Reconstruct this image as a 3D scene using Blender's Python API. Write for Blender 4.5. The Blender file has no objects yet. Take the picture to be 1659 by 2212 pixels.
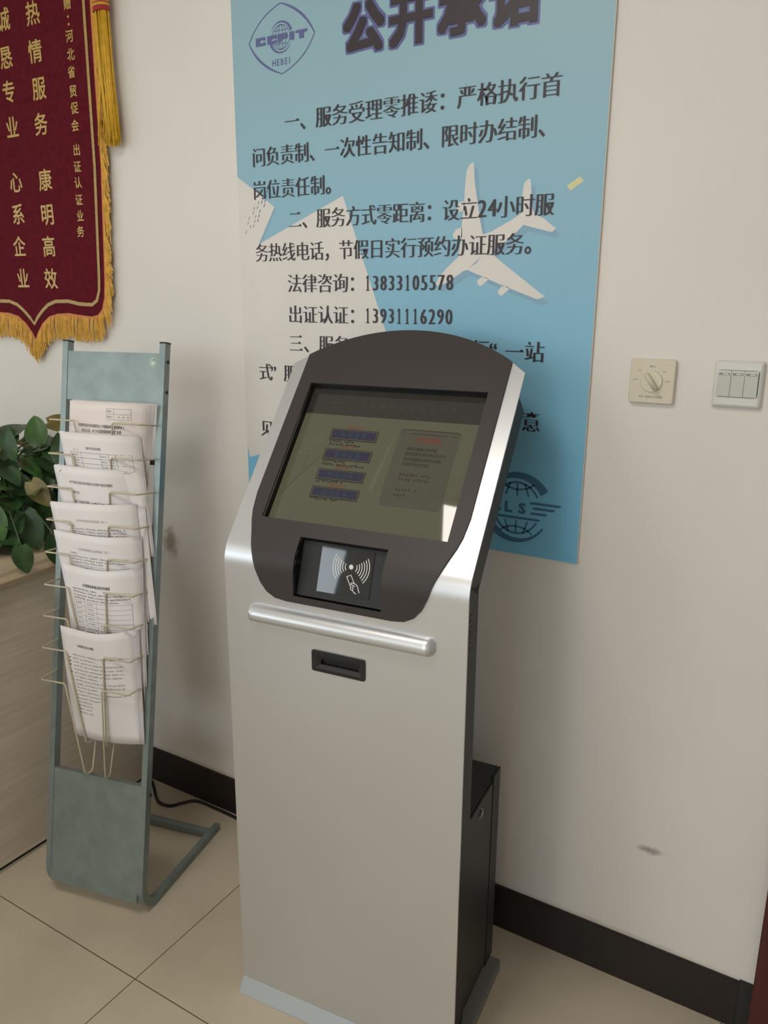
import bpy, bmesh, math, random
from math import sin, cos, pi, radians, atan, sqrt
from mathutils import Vector, Matrix
from mathutils.geometry import tessellate_polygon

random.seed(11)
SC = bpy.context.scene
COL = SC.collection

# ------------------------------------------------------------------ camera
F_PX, PIT, ROL, YAW = 1713.8, radians(14.643), radians(0.329), radians(31.143)
fw = Vector((-sin(YAW) * cos(PIT), cos(YAW) * cos(PIT), -sin(PIT)))
r0 = Vector((cos(YAW), sin(YAW), 0)); u0 = r0.cross(fw)
rt = cos(ROL) * r0 + sin(ROL) * u0; up = -sin(ROL) * r0 + cos(ROL) * u0
cd = bpy.data.cameras.new('camera'); cam = bpy.data.objects.new('camera', cd); COL.objects.link(cam)
M = Matrix.Identity(4)
for i, v in enumerate((rt, up, -fw)):
    for k in range(3): M[k][i] = v[k]
M.translation = (0, 0, 1.54)
cam.matrix_world = M
cd.sensor_fit = 'HORIZONTAL'; cd.sensor_width = 36; cd.lens = F_PX / 1659 * 36
cd.clip_start = 0.02
SC.camera = cam

# ------------------------------------------------------------------ light and exposure
SC.view_settings.view_transform = 'Standard'
SC.view_settings.look = 'None'
SC.view_settings.gamma = 1.0
SC.view_settings.use_curve_mapping = False
SC.view_settings.exposure = -1.03
W = bpy.data.worlds.new('world'); SC.world = W; W.use_nodes = True
W.node_tree.nodes['Background'].inputs[0].default_value = (0.75, 0.88, 1.0, 1)
W.node_tree.nodes['Background'].inputs[1].default_value = 1.2

ROOM = dict(x0=-5.2, x1=1.6, y0=-4.2, y1=1.617, h=2.8)
WINDOWS = [(-5.0, -2.98), (-1.5, 0.7)]          # openings in the wall behind the camera (x range)
WIN_Z = (0.9, 2.6)


def area(name, loc, rot, sx, sy, power, col):
    l = bpy.data.lights.new(name, 'AREA'); l.shape = 'RECTANGLE'; l.size = sx; l.size_y = sy
    l.energy = power; l.color = col
    o = bpy.data.objects.new(name, l); COL.objects.link(o); o.location = loc; o.rotation_euler = rot
    return o


for (a, b), pw in zip(WINDOWS, (66, 74)):          # daylight through the two windows
    area('window_daylight', ((a + b) / 2, ROOM['y0'] + 0.0, sum(WIN_Z) / 2), (radians(90), 0, 0), b - a - .1, WIN_Z[1] - WIN_Z[0] - .1, pw, (.86, .95, 1.0))
# daylight through the tall window of the left wall
area('window_daylight', (ROOM['x0'] + 0.0, -0.9, 1.65), (0, radians(-90), 0), 1.5, 1.9, 34, (.88, .95, 1.0))
LAMPS = [(-.94, 0.09, 30), (-3.4, 0.07, 6.0), (-3.4, -2.4, 12), (-1.0, -2.4, 34)]   # ceiling troffers: x, y, emission


# ------------------------------------------------------------------ materials
def s2l(c): return tuple(((v / 255) / 12.92 if v / 255 <= .04045 else (((v / 255) + .055) / 1.055) ** 2.4) for v in c)


def lin(c): return (c[0], c[1], c[2], 1.0)


def mat(name, col, rough=.5, metal=0.0, spec=.5, noise=0.0, nscale=30., bump=0.0, bscale=400., emit=None, es=1.0, coat=0.0, stretch=None, sheen=0.0):
    m = bpy.data.materials.new(name); m.use_nodes = True
    nt = m.node_tree; N = nt.nodes; L = nt.links; b = N['Principled BSDF']
    b.inputs['Base Color'].default_value = lin(col); b.inputs['Roughness'].default_value = rough
    b.inputs['Metallic'].default_value = metal; b.inputs['Specular IOR Level'].default_value = spec
    b.inputs['Coat Weight'].default_value = coat; b.inputs['Coat Roughness'].default_value = .15
    b.inputs['Sheen Weight'].default_value = sheen
    if emit:
        b.inputs['Emission Color'].default_value = lin(emit); b.inputs['Emission Strength'].default_value = es
    tc = N.new('ShaderNodeTexCoord')
    vec = tc.outputs['Object']
    if stretch:
        mp = N.new('ShaderNodeMapping'); mp.inputs['Scale'].default_value = stretch; L.new(vec, mp.inputs[0]); vec = mp.outputs[0]
    if noise:
        n = N.new('ShaderNodeTexNoise'); n.inputs['Scale'].default_value = nscale; n.inputs['Detail'].default_value = 5
        L.new(vec, n.inputs['Vector'])
        r = N.new('ShaderNodeMapRange'); r.inputs[1].default_value = .3; r.inputs[2].default_value = .7
        r.inputs[3].default_value = 1 - noise; r.inputs[4].default_value = 1 + noise; L.new(n.outputs['Fac'], r.inputs[0])
        mx = N.new('ShaderNodeVectorMath'); mx.operation = 'SCALE'; mx.inputs[0].default_value = col
        L.new(r.outputs[0], mx.inputs['Scale']); L.new(mx.outputs[0], b.inputs['Base Color'])
    if bump:
        n2 = N.new('ShaderNodeTexNoise'); n2.inputs['Scale'].default_value = bscale; L.new(vec, n2.inputs['Vector'])
        bp = N.new('ShaderNodeBump'); bp.inputs['Strength'].default_value = bump; bp.inputs['Distance'].default_value = .002
        L.new(n2.outputs['Fac'], bp.inputs['Height']); L.new(bp.outputs[0], b.inputs['Normal'])
    return m


def wall_mat():
    m = mat('wall_paint', (.74, .705, .655), .75, noise=.02, nscale=3, bump=.12, bscale=260)
    nt = m.node_tree; N = nt.nodes; L = nt.links; b = N['Principled BSDF']
    src = b.inputs['Base Color'].links[0].from_socket
    g = N.new('ShaderNodeNewGeometry')

    def stain(src, c, sc, col, amt, ns):
        mp = N.new('ShaderNodeVectorMath'); mp.operation = 'SUBTRACT'; L.new(g.outputs['Position'], mp.inputs[0]); mp.inputs[1].default_value = c
        s = N.new('ShaderNodeVectorMath'); s.operation = 'MULTIPLY'; L.new(mp.outputs[0], s.inputs[0]); s.inputs[1].default_value = sc
        ln = N.new('ShaderNodeVectorMath'); ln.operation = 'LENGTH'; L.new(s.outputs[0], ln.inputs[0])
        n = N.new('ShaderNodeTexNoise'); n.inputs['Scale'].default_value = ns; n.inputs['Detail'].default_value = 6; L.new(g.outputs['Position'], n.inputs['Vector'])
        ad = N.new('ShaderNodeMath'); ad.operation = 'ADD'; L.new(ln.outputs['Value'], ad.inputs[0]); L.new(n.outputs['Fac'], ad.inputs[1])
        r = N.new('ShaderNodeMapRange'); L.new(ad.outputs[0], r.inputs[0]); r.inputs[1].default_value = .75; r.inputs[2].default_value = 1.45
        r.inputs[3].default_value = amt; r.inputs[4].default_value = 0; r.clamp = True
        x = N.new('ShaderNodeMix'); x.data_type = 'RGBA'; L.new(r.outputs[0], x.inputs['Factor']); L.new(src, x.inputs['A']); x.inputs['B'].default_value = lin(col)
        return x.outputs['Result']
    src = stain(src, (-.276, 1.617, .362), (28, 0, 75), (.24, .22, .20), .75, 60)        # grey scuff low on the right
    src = stain(src, (-1.725, 1.617, .850), (24, 0, 16), (.26, .18, .13), .8, 45)      # brown stain beside the rack
    src = stain(src, (-.35, 1.617, .119), (2.6, 0, 75), (.56, .47, .38), .6, 40)        # grime above the skirting
    src = stain(src, (-1.65, 1.617, .119), (2.6, 0, 75), (.56, .47, .38), .6, 40)
    L.new(src, b.inputs['Base Color'])
    return m


def floor_mat():
    m = mat('floor_tile', (.55, .475, .36), .32, noise=.07, nscale=5, spec=.4)
    nt = m.node_tree; N = nt.nodes; L = nt.links; b = N['Principled BSDF']
    src = b.inputs['Base Color'].links[0].from_socket
    g = N.new('ShaderNodeNewGeometry'); sp = N.new('ShaderNodeSeparateXYZ'); L.new(g.outputs['Position'], sp.inputs[0])
    outs = []
    for ax, o in ((0, -1.287), (1, 1.0087)):
        a = N.new('ShaderNodeMath'); a.operation = 'SUBTRACT'; L.new(sp.outputs[ax], a.inputs[0]); a.inputs[1].default_value = o - .3
        w = N.new('ShaderNodeMath'); w.operation = 'FLOORED_MODULO'; L.new(a.outputs[0], w.inputs[0]); w.inputs[1].default_value = .6
        d = N.new('ShaderNodeMath'); d.operation = 'SUBTRACT'; L.new(w.outputs[0], d.inputs[0]); d.inputs[1].default_value = .3
        ab = N.new('ShaderNodeMath'); ab.operation = 'ABSOLUTE'; L.new(d.outputs[0], ab.inputs[0])
        lt = N.new('ShaderNodeMath'); lt.operation = 'LESS_THAN'; L.new(ab.outputs[0], lt.inputs[0]); lt.inputs[1].default_value = .0012
        outs.append(lt.outputs[0])
    mx = N.new('ShaderNodeMath'); mx.operation = 'MAXIMUM'; L.new(outs[0], mx.inputs[0]); L.new(outs[1], mx.inputs[1])
    n = N.new('ShaderNodeTexNoise'); n.inputs['Scale'].default_value = 420; n.inputs['Detail'].default_value = 2; L.new(g.outputs['Position'], n.inputs['Vector'])
    r = N.new('ShaderNodeMapRange'); L.new(n.outputs['Fac'], r.inputs[0]); r.inputs[1].default_value = .25; r.inputs[2].default_value = .75; r.inputs[3].default_value = .93; r.inputs[4].default_value = 1.07
    sc = N.new('ShaderNodeVectorMath'); sc.operation = 'SCALE'; L.new(src, sc.inputs[0]); L.new(r.outputs[0], sc.inputs['Scale'])
    x = N.new('ShaderNodeMix'); x.data_type = 'RGBA'; L.new(mx.outputs[0], x.inputs['Factor']); L.new(sc.outputs[0], x.inputs['A']); x.inputs['B'].default_value = (.11, .06, .03, 1)
    L.new(x.outputs['Result'], b.inputs['Base Color'])
    return m


def poster_mat():
    """the print runs from a pale grey blue at the top to a deeper blue at the foot"""
    m = mat('poster_blue', (.28, .45, .52), .45)
    nt = m.node_tree; N = nt.nodes; L = nt.links
    g = N.new('ShaderNodeNewGeometry'); sp = N.new('ShaderNodeSeparateXYZ'); L.new(g.outputs['Position'], sp.inputs[0])
    r = N.new('ShaderNodeMapRange'); L.new(sp.outputs[2], r.inputs[0]); r.inputs[1].default_value = 1.15; r.inputs[2].default_value = 2.05
    x = N.new('ShaderNodeMix'); x.data_type = 'RGBA'; L.new(r.outputs[0], x.inputs['Factor']); x.inputs['A'].default_value = lin((.19, .49, .70)); x.inputs['B'].default_value = lin((.285, .455, .52))
    L.new(x.outputs['Result'], N['Principled BSDF'].inputs['Base Color'])
    return m


MT = dict(
    wall=wall_mat(), floor=floor_mat(),
    ceil=mat('ceiling_white', (.82, .80, .77), .8, noise=.02, nscale=4),
    base=mat('dark_skirting_tile', (.017, .012, .011), .5, noise=.15, nscale=20),
    door=mat('red_brown_wood', (.075, .014, .011), .4, noise=.25, nscale=14, stretch=(1, 1, .1)),
    wood=mat('grey_wood_laminate', (.55, .475, .375), .45, noise=.10, nscale=26, stretch=(.3, .12, 3.0)),
    stone=mat('beige_stone', (.50, .40, .27), .4, noise=.10, nscale=14),
    silver=mat('silver_paint', (.635, .645, .655), .34, metal=.75, noise=.015, nscale=500),
    silver2=mat('silver_base_trim', (.40, .425, .435), .5, metal=.2),
    bezel=mat('dark_brown_plastic', (.036, .029, .026), .5, noise=.08, nscale=900, spec=.42),
    recess=mat('grey_plastic', (.026, .028, .026), .55, spec=.3),
    black=mat('black_plastic', (.008, .009, .010), .4),
    shell=mat('charcoal_steel', (.026, .027, .026), .5, noise=.1, nscale=700),
    grey=mat('grey_steel', (.19, .185, .18), .5),
    glass=mat('black_glass', (.004, .006, .008), 0.03, spec=1.0),
    white=mat('white_print', (.70, .70, .68), .5),
    chrome=mat('chrome', (.7, .7, .7), .15, metal=1),
    rack=mat('grey_green_enamel', (.24, .29, .28), .36, metal=.45, noise=.12, nscale=22, spec=.5),
    rackd=mat('dark_cap', (.02, .02, .02), .5),
    rust=mat('brown_steel', (.05, .035, .03), .6),
    wire=mat('cream_wire', (.52, .46, .33), .4),
    paper=mat('paper', (.78, .745, .735), .7, noise=.01, nscale=6),
    paper2=mat('paper_shaded', (.70, .66, .68), .7),  # lilac shade on the sheets behind is put into this paper colour
    paper1=mat('paper_pink_white', (.80, .72, .68), .7),
    ink=mat('ink', (.05, .05, .052), .6), inkl=mat('ink_faint', (.24, .235, .235), .6),
    poster=poster_mat(),
    poster_d=mat('poster_shadow_blue', (.225, .385, .52), .45),
    poster_w=mat('poster_white', (.70, .665, .62), .45, noise=.03, nscale=9),
    poster_y=mat('poster_yellow', (.66, .62, .33), .45),
    poster_k=mat('poster_black', (.030, .020, .024), .45),
    poster_p=mat('poster_violet', (.115, .12, .30), .45),
    poster_n=mat('poster_navy', (.055, .155, .26), .45),
    board=mat('board_edge', (.62, .55, .47), .6),
    velvet=mat('burgundy_velvet', (.105, .0085, .015), .9, noise=.18, nscale=60, spec=.1),
    gold=mat('gold_print', (.50, .33, .075), .4, noise=.06, nscale=90),
    goldtrim=mat('gold_braid', (.40, .27, .08), .5, noise=.25, nscale=220),
    fringe=mat('golden_fringe', (.74, .43, .075), .55, noise=.18, nscale=60, sheen=.2),
    orange=mat('orange_ribbon', (.56, .19, .05), .6, noise=.2, nscale=220),
    tassel=mat('yellow_tassel', (.72, .42, .03), .5, noise=.15, nscale=60),
    red=mat('red_thread', (.42, .03, .04), .6),
    ivory=mat('ivory_plastic', (.66, .59, .46), .4), ivory2=mat('ivory_dial', (.68, .62, .49), .32),
    wplas=mat('white_plastic', (.66, .65, .61), .28), wplas2=mat('grey_white_plastic', (.56, .56, .51), .32),
    ledg=mat('grey_indicator', (.22, .22, .19), .4),
    gap=mat('dark_gap', (.02, .018, .017), .7),
    cable=mat('black_rubber', (.010, .010, .011), .45),
    leaf=mat('pothos_leaf', (.022, .062, .014), .42, noise=.5, nscale=26, spec=.5),
    leaf2=mat('pothos_leaf_yellowing', (.16, .13, .035), .4, noise=.4, nscale=26),
    leaf3=mat('pothos_leaf_young', (.045, .11, .022), .34, noise=.4, nscale=26),
    stem=mat('plant_stem', (.06, .10, .03), .5), pot=mat('dark_grey_pot', (.07, .075, .075), .5), soil=mat('soil', (.03, .022, .015), .9),
    teal=mat('sticker_green', (.26, .46, .41), .5), stickw=mat('sticker_cream', (.62, .62, .50), .5),
    lamp=mat('lamp_frame', (.75, .75, .75), .4),
)


def screen_mat(name, col, es=1.0):
    """a lit display pixel colour under glossy glass"""
    return mat(name, (.012, .012, .011), .03, spec=.72, emit=col, es=es)


SM = dict(bg=screen_mat('screen_olive', (.158, .155, .088)), head=screen_mat('screen_header', (.040, .034, .028)),
          panel=screen_mat('screen_panel', (.120, .110, .074)), blue=screen_mat('screen_button_blue', (.028, .024, .082)),
          edge=screen_mat('screen_button_edge', (.012, .011, .006)), gold=screen_mat('screen_button_rim', (.16, .14, .07)),
          green=screen_mat('screen_button_text', (.03, .13, .085)), red=screen_mat('screen_red', (.34, .035, .022)),
          dark=screen_mat('screen_text', (.018, .016, .010)), dim=screen_mat('screen_text_dim', (.058, .048, .036)),
          emb=screen_mat('screen_header_text', (.10, .095, .078)), lite=screen_mat('screen_pale', (.19, .19, .12)))

# ------------------------------------------------------------------ mesh helpers


class MB:
    def __init__(s): s.v = []; s.f = []; s.m = []; s.sm = []; s.mats = []

    def mi(s, m):
        if m not in s.mats: s.mats.append(m)
        return s.mats.index(m)

    def add(s, verts, faces, m, smooth=False):
        o = len(s.v); k = s.mi(m)
        s.v += [Vector(p) for p in verts]
        for f in faces: s.f.append([o + i for i in f]); s.m.append(k); s.sm.append(smooth)

    def box(s, a, b, m, bevel=0.0):
        bm = bmesh.new(); bmesh.ops.create_cube(bm, size=1)
        for v in bm.verts: v.co = Vector([a[i] + (v.co[i] + .5) * (b[i] - a[i]) for i in range(3)])
        if bevel: bmesh.ops.bevel(bm, geom=bm.edges[:], offset=bevel, segments=2, affect='EDGES')
        s.bm(bm, m)

    def bm(s, bm, m, smooth=False, fn=None):
        bm.verts.index_update()
        s.add([(fn(v.co) if fn else v.co) for v in bm.verts], [[v.index for v in f.verts] for f in bm.faces], m, smooth); bm.free()

    def tube(s, path, r, m, n=8, closed=False, taper=None):
        P = [Vector(p) for p in path]; rings = []; nrm = None; vs = []; fs = []
        for i, p in enumerate(P):
            a = P[i - 1] if i > 0 else (P[-1] if closed else p); b = P[i + 1] if i < len(P) - 1 else (P[0] if closed else p)
            t = (b - a).normalized()
            if nrm is None:
                nrm = t.orthogonal().normalized()
            nrm = (nrm - t * nrm.dot(t)).normalized(); bn = t.cross(nrm)
            rr = r if taper is None else r * taper(i / max(1, len(P) - 1))
            for k in range(n): vs.append(p + (nrm * cos(2 * pi * k / n) + bn * sin(2 * pi * k / n)) * rr)
        c = len(P)
        for i in range(c if closed else c - 1):
            for k in range(n):
                a = i * n + k; b = i * n + (k + 1) % n; j = ((i + 1) % c) * n
                fs.append([a, b, j + (k + 1) % n, j + k])
        if not closed: fs.append(list(range(n))[::-1]); fs.append([(c - 1) * n + k for k in range(n)])
        s.add(vs, fs, m, True)

    def flat(s, outer, m, fn, holes=()):
        """2-D polygon with holes, mapped by fn to 3-D"""
        loops = [[Vector((p[0], p[1], 0)) for p in outer]] + [[Vector((p[0], p[1], 0)) for p in h] for h in holes]
        allp = [p for l in loops for p in l]
        tris = tessellate_polygon(loops)
        fs = []
        for t in tris:
            a, b, c = (allp[i] for i in t)
            ar = (b - a).cross(c - a).z
            if abs(ar) < 1e-14: continue
            fs.append(list(t) if ar > 0 else list(t)[::-1])
        s.add([fn(p.x, p.y) for p in allp], fs, m)

    def slab(s, outer, holes, f1, f0, m, cuts=(), msides=None, smooth=True):
        """polygon with holes: front surface f1(x,y), back surface f0(x,y), side walls between"""
        bm = bmesh.new()
        loops = [[Vector((p[0], p[1], 0)) for p in l] for l in [outer] + list(holes)]
        allp = [p for l in loops for p in l]; vs = [bm.verts.new(p) for p in allp]
        for t in tessellate_polygon(loops):
            a, b, c = (allp[i] for i in t); ar = (b - a).cross(c - a).z
            if abs(ar) < 1e-13: continue
            try: bm.faces.new([vs[i] for i in (t if ar > 0 else t[::-1])])
            except ValueError: pass
        for c in cuts:
            bmesh.ops.bisect_plane(bm, geom=bm.verts[:] + bm.edges[:] + bm.faces[:], plane_co=(0, c, 0), plane_no=(0, 1, 0), dist=1e-6)
        bm.verts.index_update(); n = len(bm.verts)
        V = [v.co.copy() for v in bm.verts]
        F = [[v.index for v in f.verts] for f in bm.faces]
        sides = []
        for e in bm.edges:
            if len(e.link_faces) == 1:
                l = e.link_loops[0]; a = l.vert.index; b = l.link_loop_next.vert.index
                sides.append([b, a, n + a, n + b])
        bm.free()
        s.add([f1(p.x, p.y) for p in V], F, m, smooth)
        s.add([f0(p.x, p.y) for p in V], [f[::-1] for f in F], m, smooth)
        FV = [f1(p.x, p.y) for p in V] + [f0(p.x, p.y) for p in V]
        for f in sides: s.add([FV[i] for i in f], [[0, 1, 2, 3]], msides or m)

    def build(s, name, parent=None, loc=(0, 0, 0), rotz=0.0, label=None, cat=None, group=None, kind=None, world=False):
        """world=True: the vertices are world coordinates, the origin is set to loc"""
        me = bpy.data.meshes.new(name); L = Vector(loc)
        me.from_pydata([(v - L) if world else v for v in s.v], [], s.f)
        for m in s.mats: me.materials.append(m)
        me.polygons.foreach_set('material_index', s.m); me.polygons.foreach_set('use_smooth', s.sm)
        me.validate(); me.update()
        o = bpy.data.objects.new(name, me); COL.objects.link(o)
        o.location = L; o.rotation_euler = (0, 0, rotz)
        if parent: o.parent = parent
        if label: o['label'] = label
        if cat: o['category'] = cat
        if group: o['group'] = group
        if kind: o['kind'] = kind
        return o


def thing(name, label, cat, loc=(0, 0, 0), rotz=0.0, group=None):
    o = bpy.data.objects.new(name, None); COL.objects.link(o); o.empty_display_size = .05
    o.location = loc; o.rotation_euler = (0, 0, rotz); o['label'] = label; o['category'] = cat
    if group: o['group'] = group
    return o


def rrect(x0, y0, x1, y1, r, n=5):
    P = []
    for cx, cy, a0 in ((x1 - r, y1 - r, 0), (x0 + r, y1 - r, 90), (x0 + r, y0 + r, 180), (x1 - r, y0 + r, 270)):
        for k in range(n + 1):
            a = radians(a0 + 90 * k / n); P.append((cx + r * cos(a), cy + r * sin(a)))
    return P


def circ(cx, cy, r, n=24, ry=None): return [(cx + r * cos(2 * pi * k / n), cy + (ry or r) * sin(2 * pi * k / n)) for k in range(n)]


def band(pts, w):
    """flat ribbon of width w (number or function of 0..1) along a 2-D line: list of quads"""
    P = [Vector((p[0], p[1])) for p in pts]; Lf = []; Rt = []; n = len(P)
    for i, p in enumerate(P):
        t = (P[min(i + 1, n - 1)] - P[max(i - 1, 0)]).normalized(); nn = Vector((-t.y, t.x))
        ww = (w(i / (n - 1)) if callable(w) else w) / 2
        Lf.append(p + nn * ww); Rt.append(p - nn * ww)
    return [[tuple(Rt[i]), tuple(Rt[i + 1]), tuple(Lf[i + 1]), tuple(Lf[i])] for i in range(n - 1)]


def arc(cx, cy, r, a0, a1, n=10, ry=None): return [(cx + r * cos(radians(a0 + (a1 - a0) * k / n)), cy + (ry or r) * sin(radians(a0 + (a1 - a0) * k / n))) for k in range(n + 1)]


def smooth_line(P, n=4):
    """Catmull-Rom through the points"""
    P = [Vector(p) for p in P]; out = []
    for i in range(len(P) - 1):
        a, b, c, d = P[max(i - 1, 0)], P[i], P[i + 1], P[min(i + 2, len(P) - 1)]
        for k in range(n):
            t = k / n; out.append(.5 * (2 * b + (c - a) * t + (2 * a - 5 * b + 4 * c - d) * t * t + (3 * b - a - 3 * c + d) * t ** 3))
    out.append(P[-1]); return out


GC = {}


def glyph(ch, off=0.0, res=2):
    k = (ch, off, res)
    if k not in GC:
        c = bpy.data.curves.new('glyph', 'FONT'); c.body = ch; c.size = 1; c.resolution_u = res; c.offset = off; c.fill_mode = 'FRONT'
        o = bpy.data.objects.new('glyph', c); COL.objects.link(o)
        me = bpy.data.meshes.new_from_object(o.evaluated_get(bpy.context.evaluated_depsgraph_get()))
        GC[k] = ([(v.co.x, v.co.y) for v in me.vertices], [list(p.vertices) for p in me.polygons])
        bpy.data.objects.remove(o); bpy.data.curves.remove(c); bpy.data.meshes.remove(me)
    return GC[k]


def orient(vs, fs):
    out = []
    for f in fs:
        a = sum(vs[f[i]][0] * vs[f[(i + 1) % len(f)]][1] - vs[f[(i + 1) % len(f)]][0] * vs[f[i]][1] for i in range(len(f)))
        out.append(f if a > 0 else f[::-1])
    return out


LIFT = .00003     # overprinted copies of a character are laid a hair apart
CJK = lambda ch: ord(ch) > 0x2000


def put_char(mb, ch, cx, cy, w, h, m, fn, off=0.0, smear=0.0, copies=1, shear=0.0, lift=(0, 0, 0), k0=0):
    """draw one character centred on (cx, cy), em box w x h; smear widens the upright strokes"""
    if ch == ' ': return
    vs, fs = glyph(ch, off)
    if not vs: return
    if CJK(ch): ox, oy = .5, .38
    else:
        xs = [v[0] for v in vs]; ox, oy = (min(xs) + max(xs)) / 2, .345
    for k in range(copies):
        d = 0 if copies == 1 else smear * (2 * k / (copies - 1) - 1)
        P = [(cx + (v[0] - ox + d + shear * (v[1] - oy)) * w, cy + (v[1] - oy) * h) for v in vs]
        up3 = Vector(lift) * (k + k0)
        mb.add([Vector(fn(*p)) + up3 for p in P], orient(P, fs), m)


def bold_char(mb, ch, cx, cy, w, h, m, fn, grow, shear=0.0, n=10, square=False):
    """thicken a character evenly by overprinting it around a small circle"""
    for k, (gx, gy) in enumerate([(-1, -1), (-.5, -1), (0, -1), (.5, -1), (1, -1), (1, -.5), (1, 0), (1, .5), (1, 1), (.5, 1), (0, 1), (-.5, 1), (-1, 1), (-1, .5), (-1, 0), (-1, -.5)] if square else [(cos(2 * pi * k / n), sin(2 * pi * k / n)) for k in range(n)]):
        put_char(mb, ch, cx + grow * gx, cy + grow * gy, w, h, m, fn, shear=shear, lift=(0, -LIFT, 0), k0=k)


def song(mb, ch, cx, cy, w, h, m, fn):
    """printed serif look: thin level strokes, thick upright strokes"""
    q = lambda x0, y0, x1, y1: mb.flat([(cx + x0 * w, cy + y0 * h), (cx + x1 * w, cy + y0 * h), (cx + x1 * w, cy + y1 * h), (cx + x0 * w, cy + y1 * h)], m, fn)
    bars = {'一': [(0.0, .46)], '二': [(.27, .36), (-.32, .45)], '三': [(.33, .40), (.0, .34), (-.35, .44)]}.get(ch)
    if bars:
        for y, l in bars:
            q(-l, y - .018, l, y + .018)
            mb.flat([(cx + (l - .22) * w, cy + (y + .01) * h), (cx + l * w, cy + (y + .01) * h), (cx + (l - .09) * w, cy + (y + .10) * h)], m, fn)
        return
    if ch == '1':
        q(-.055, -.35, .055, .34); q(-.15, -.35, .15, -.315)
        mb.flat([(cx - .17 * w, cy + .22 * h), (cx - .05 * w, cy + .23 * h), (cx + .03 * w, cy + .36 * h), (cx + .0 * w, cy + .36 * h)], m, fn)
        return
    if ch in '、。，：“”':
        put_char(mb, ch, cx, cy, w, h, m, fn, .008, .012, 2, lift=(0, -LIFT, 0)); return
    put_char(mb, ch, cx, cy, w, h, m, fn, -.016 if CJK(ch) else -.014, .036 if CJK(ch) else .05, 5, lift=(0, -LIFT, 0))


def scribble(mb, x0, x1, y, h, m, fn, rnd, word=None, bold=.16):
    """a line of print too small to read: character cells holding a few tiny strokes"""
    x = x0; c = h * 1.02; left = rnd.randint(5, 11)
    while x + c <= x1 + 1e-6:
        left -= 1
        if left == 0:
            left = rnd.randint(5, 12); mb.flat([(x, y - h * .4), (x + h * .18, y - h * .4), (x + h * .18, y - h * .2), (x, y - h * .2)], m, fn); x += c * .9; continue
        s = h * bold * .5
        for k in range(rnd.choice((2, 2, 3))):
            yy = y + h * rnd.uniform(-.42, .42)
            a = x + h * rnd.uniform(.02, .2); b = x + h * rnd.uniform(.6, .86)
            mb.flat([(a, yy - s), (b, yy - s), (b, yy + s), (a, yy + s)], m, fn)
        for k in range(rnd.choice((1, 2))):
            xx = x + h * rnd.uniform(.12, .78)
            a = y - h * rnd.uniform(.15, .45); b = y + h * rnd.uniform(.1, .45)
            mb.flat([(xx - s, a), (xx + s, a), (xx + s, b), (xx - s, b)], m, fn)
        x += c


# ------------------------------------------------------------------ the room
R = ROOM; T = .12
b = MB(); b.box((R['x0'] - T, R['y0'] - T, -.1), (R['x1'] + T, R['y1'] + T, 0), MT['floor']); b.build('floor', kind='structure')
b = MB(); b.box((R['x0'] - T, R['y0'] - T, R['h']), (R['x1'] + T, R['y1'] + T, R['h'] + .1), MT['ceil']); b.build('ceiling', kind='structure')
b = MB(); b.box((R['x0'] - T, R['y1'], 0), (R['x1'] + T, R['y1'] + T, R['h']), MT['wall']); b.build('wall_back', kind='structure')
b = MB(); b.box((R['x1'], R['y0'], 0), (R['x1'] + T, R['y1'], R['h']), MT['wall']); b.build('wall_right', kind='structure')


def wall_with_holes(name, axis, c0, c1, lo, hi, holes):
    b = MB()

    def bx(a0, a1, z0, z1):
        if axis == 'y': b.box((a0, c0, z0), (a1, c1, z1), MT['wall'])
        else: b.box((c0, a0, z0), (c1, a1, z1), MT['wall'])
    p = lo
    for (a, q, z0, z1) in holes:
        bx(p, a, 0, R['h']); bx(a, q, 0, z0); bx(a, q, z1, R['h']); p = q
    bx(p, hi, 0, R['h']); b.build(name, kind='structure')


wall_with_holes('wall_front', 'y', R['y0'] - T, R['y0'], R['x0'] - T, R['x1'] + T, [(a, c, WIN_Z[0], WIN_Z[1]) for a, c in WINDOWS])
wall_with_holes('wall_left', 'x', R['x0'] - T, R['x0'], R['y0'], R['y1'], [(-1.85, .05, .9, 2.4)])


def window(name, axis, a0, a1, z0, z1, c):
    """frame with a mullion, set in the outer half of the opening"""
    b = MB(); w = .05

    def bx(p, q, y0, y1):
        if axis == 'y': b.box((p, c - .09, y0), (q, c - .05, y1), MT['wplas'])
        else: b.box((c - .09, p, y0), (c - .05, q, y1), MT['wplas'])
    bx(a0, a1, z0, z0 + w); bx(a0, a1, z1 - w, z1); bx(a0, a0 + w, z0 + w, z1 - w); bx(a1 - w, a1, z0 + w, z1 - w)
    mid = (a0 + a1) / 2; bx(mid - w / 2, mid + w / 2, z0 + w, z1 - w)
    b.build(name, kind='structure')


for k, (a, c) in enumerate(WINDOWS): window('window_%d' % (k + 1), 'y', a, c, WIN_Z[0], WIN_Z[1], R['y0'])
window('window_3', 'x', -1.85, .05, .9, 2.4, R['x0'])
# skirting of the back wall: from the counter to the door casing
b = MB(); b.box((-1.885, 1.609, 0), (-.064, 1.617, .1185), MT['base'], .001); b.build('baseboard_back', kind='structure')
b = MB(); b.box((-.064, 1.6115, 0), (-.036, 1.617, .122), MT['gap']); b.build('gap_strip_1', kind='structure')  # near-black strip stands in for the shaded gap before the door casing
b = MB(); b.box((-.036, 1.592, 0), (.05, 1.617, 2.1), MT['door'], .003); b.box((.95, 1.592, 0), (1.04, 1.617, 2.1), MT['door'], .003)
b.box((-.036, 1.592, 2.1), (1.04, 1.617, 2.19), MT['door'], .003); b.box((.05, 1.603, .01), (.95, 1.617, 2.1), MT['door'])
b.build('door_1', kind='structure')

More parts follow.
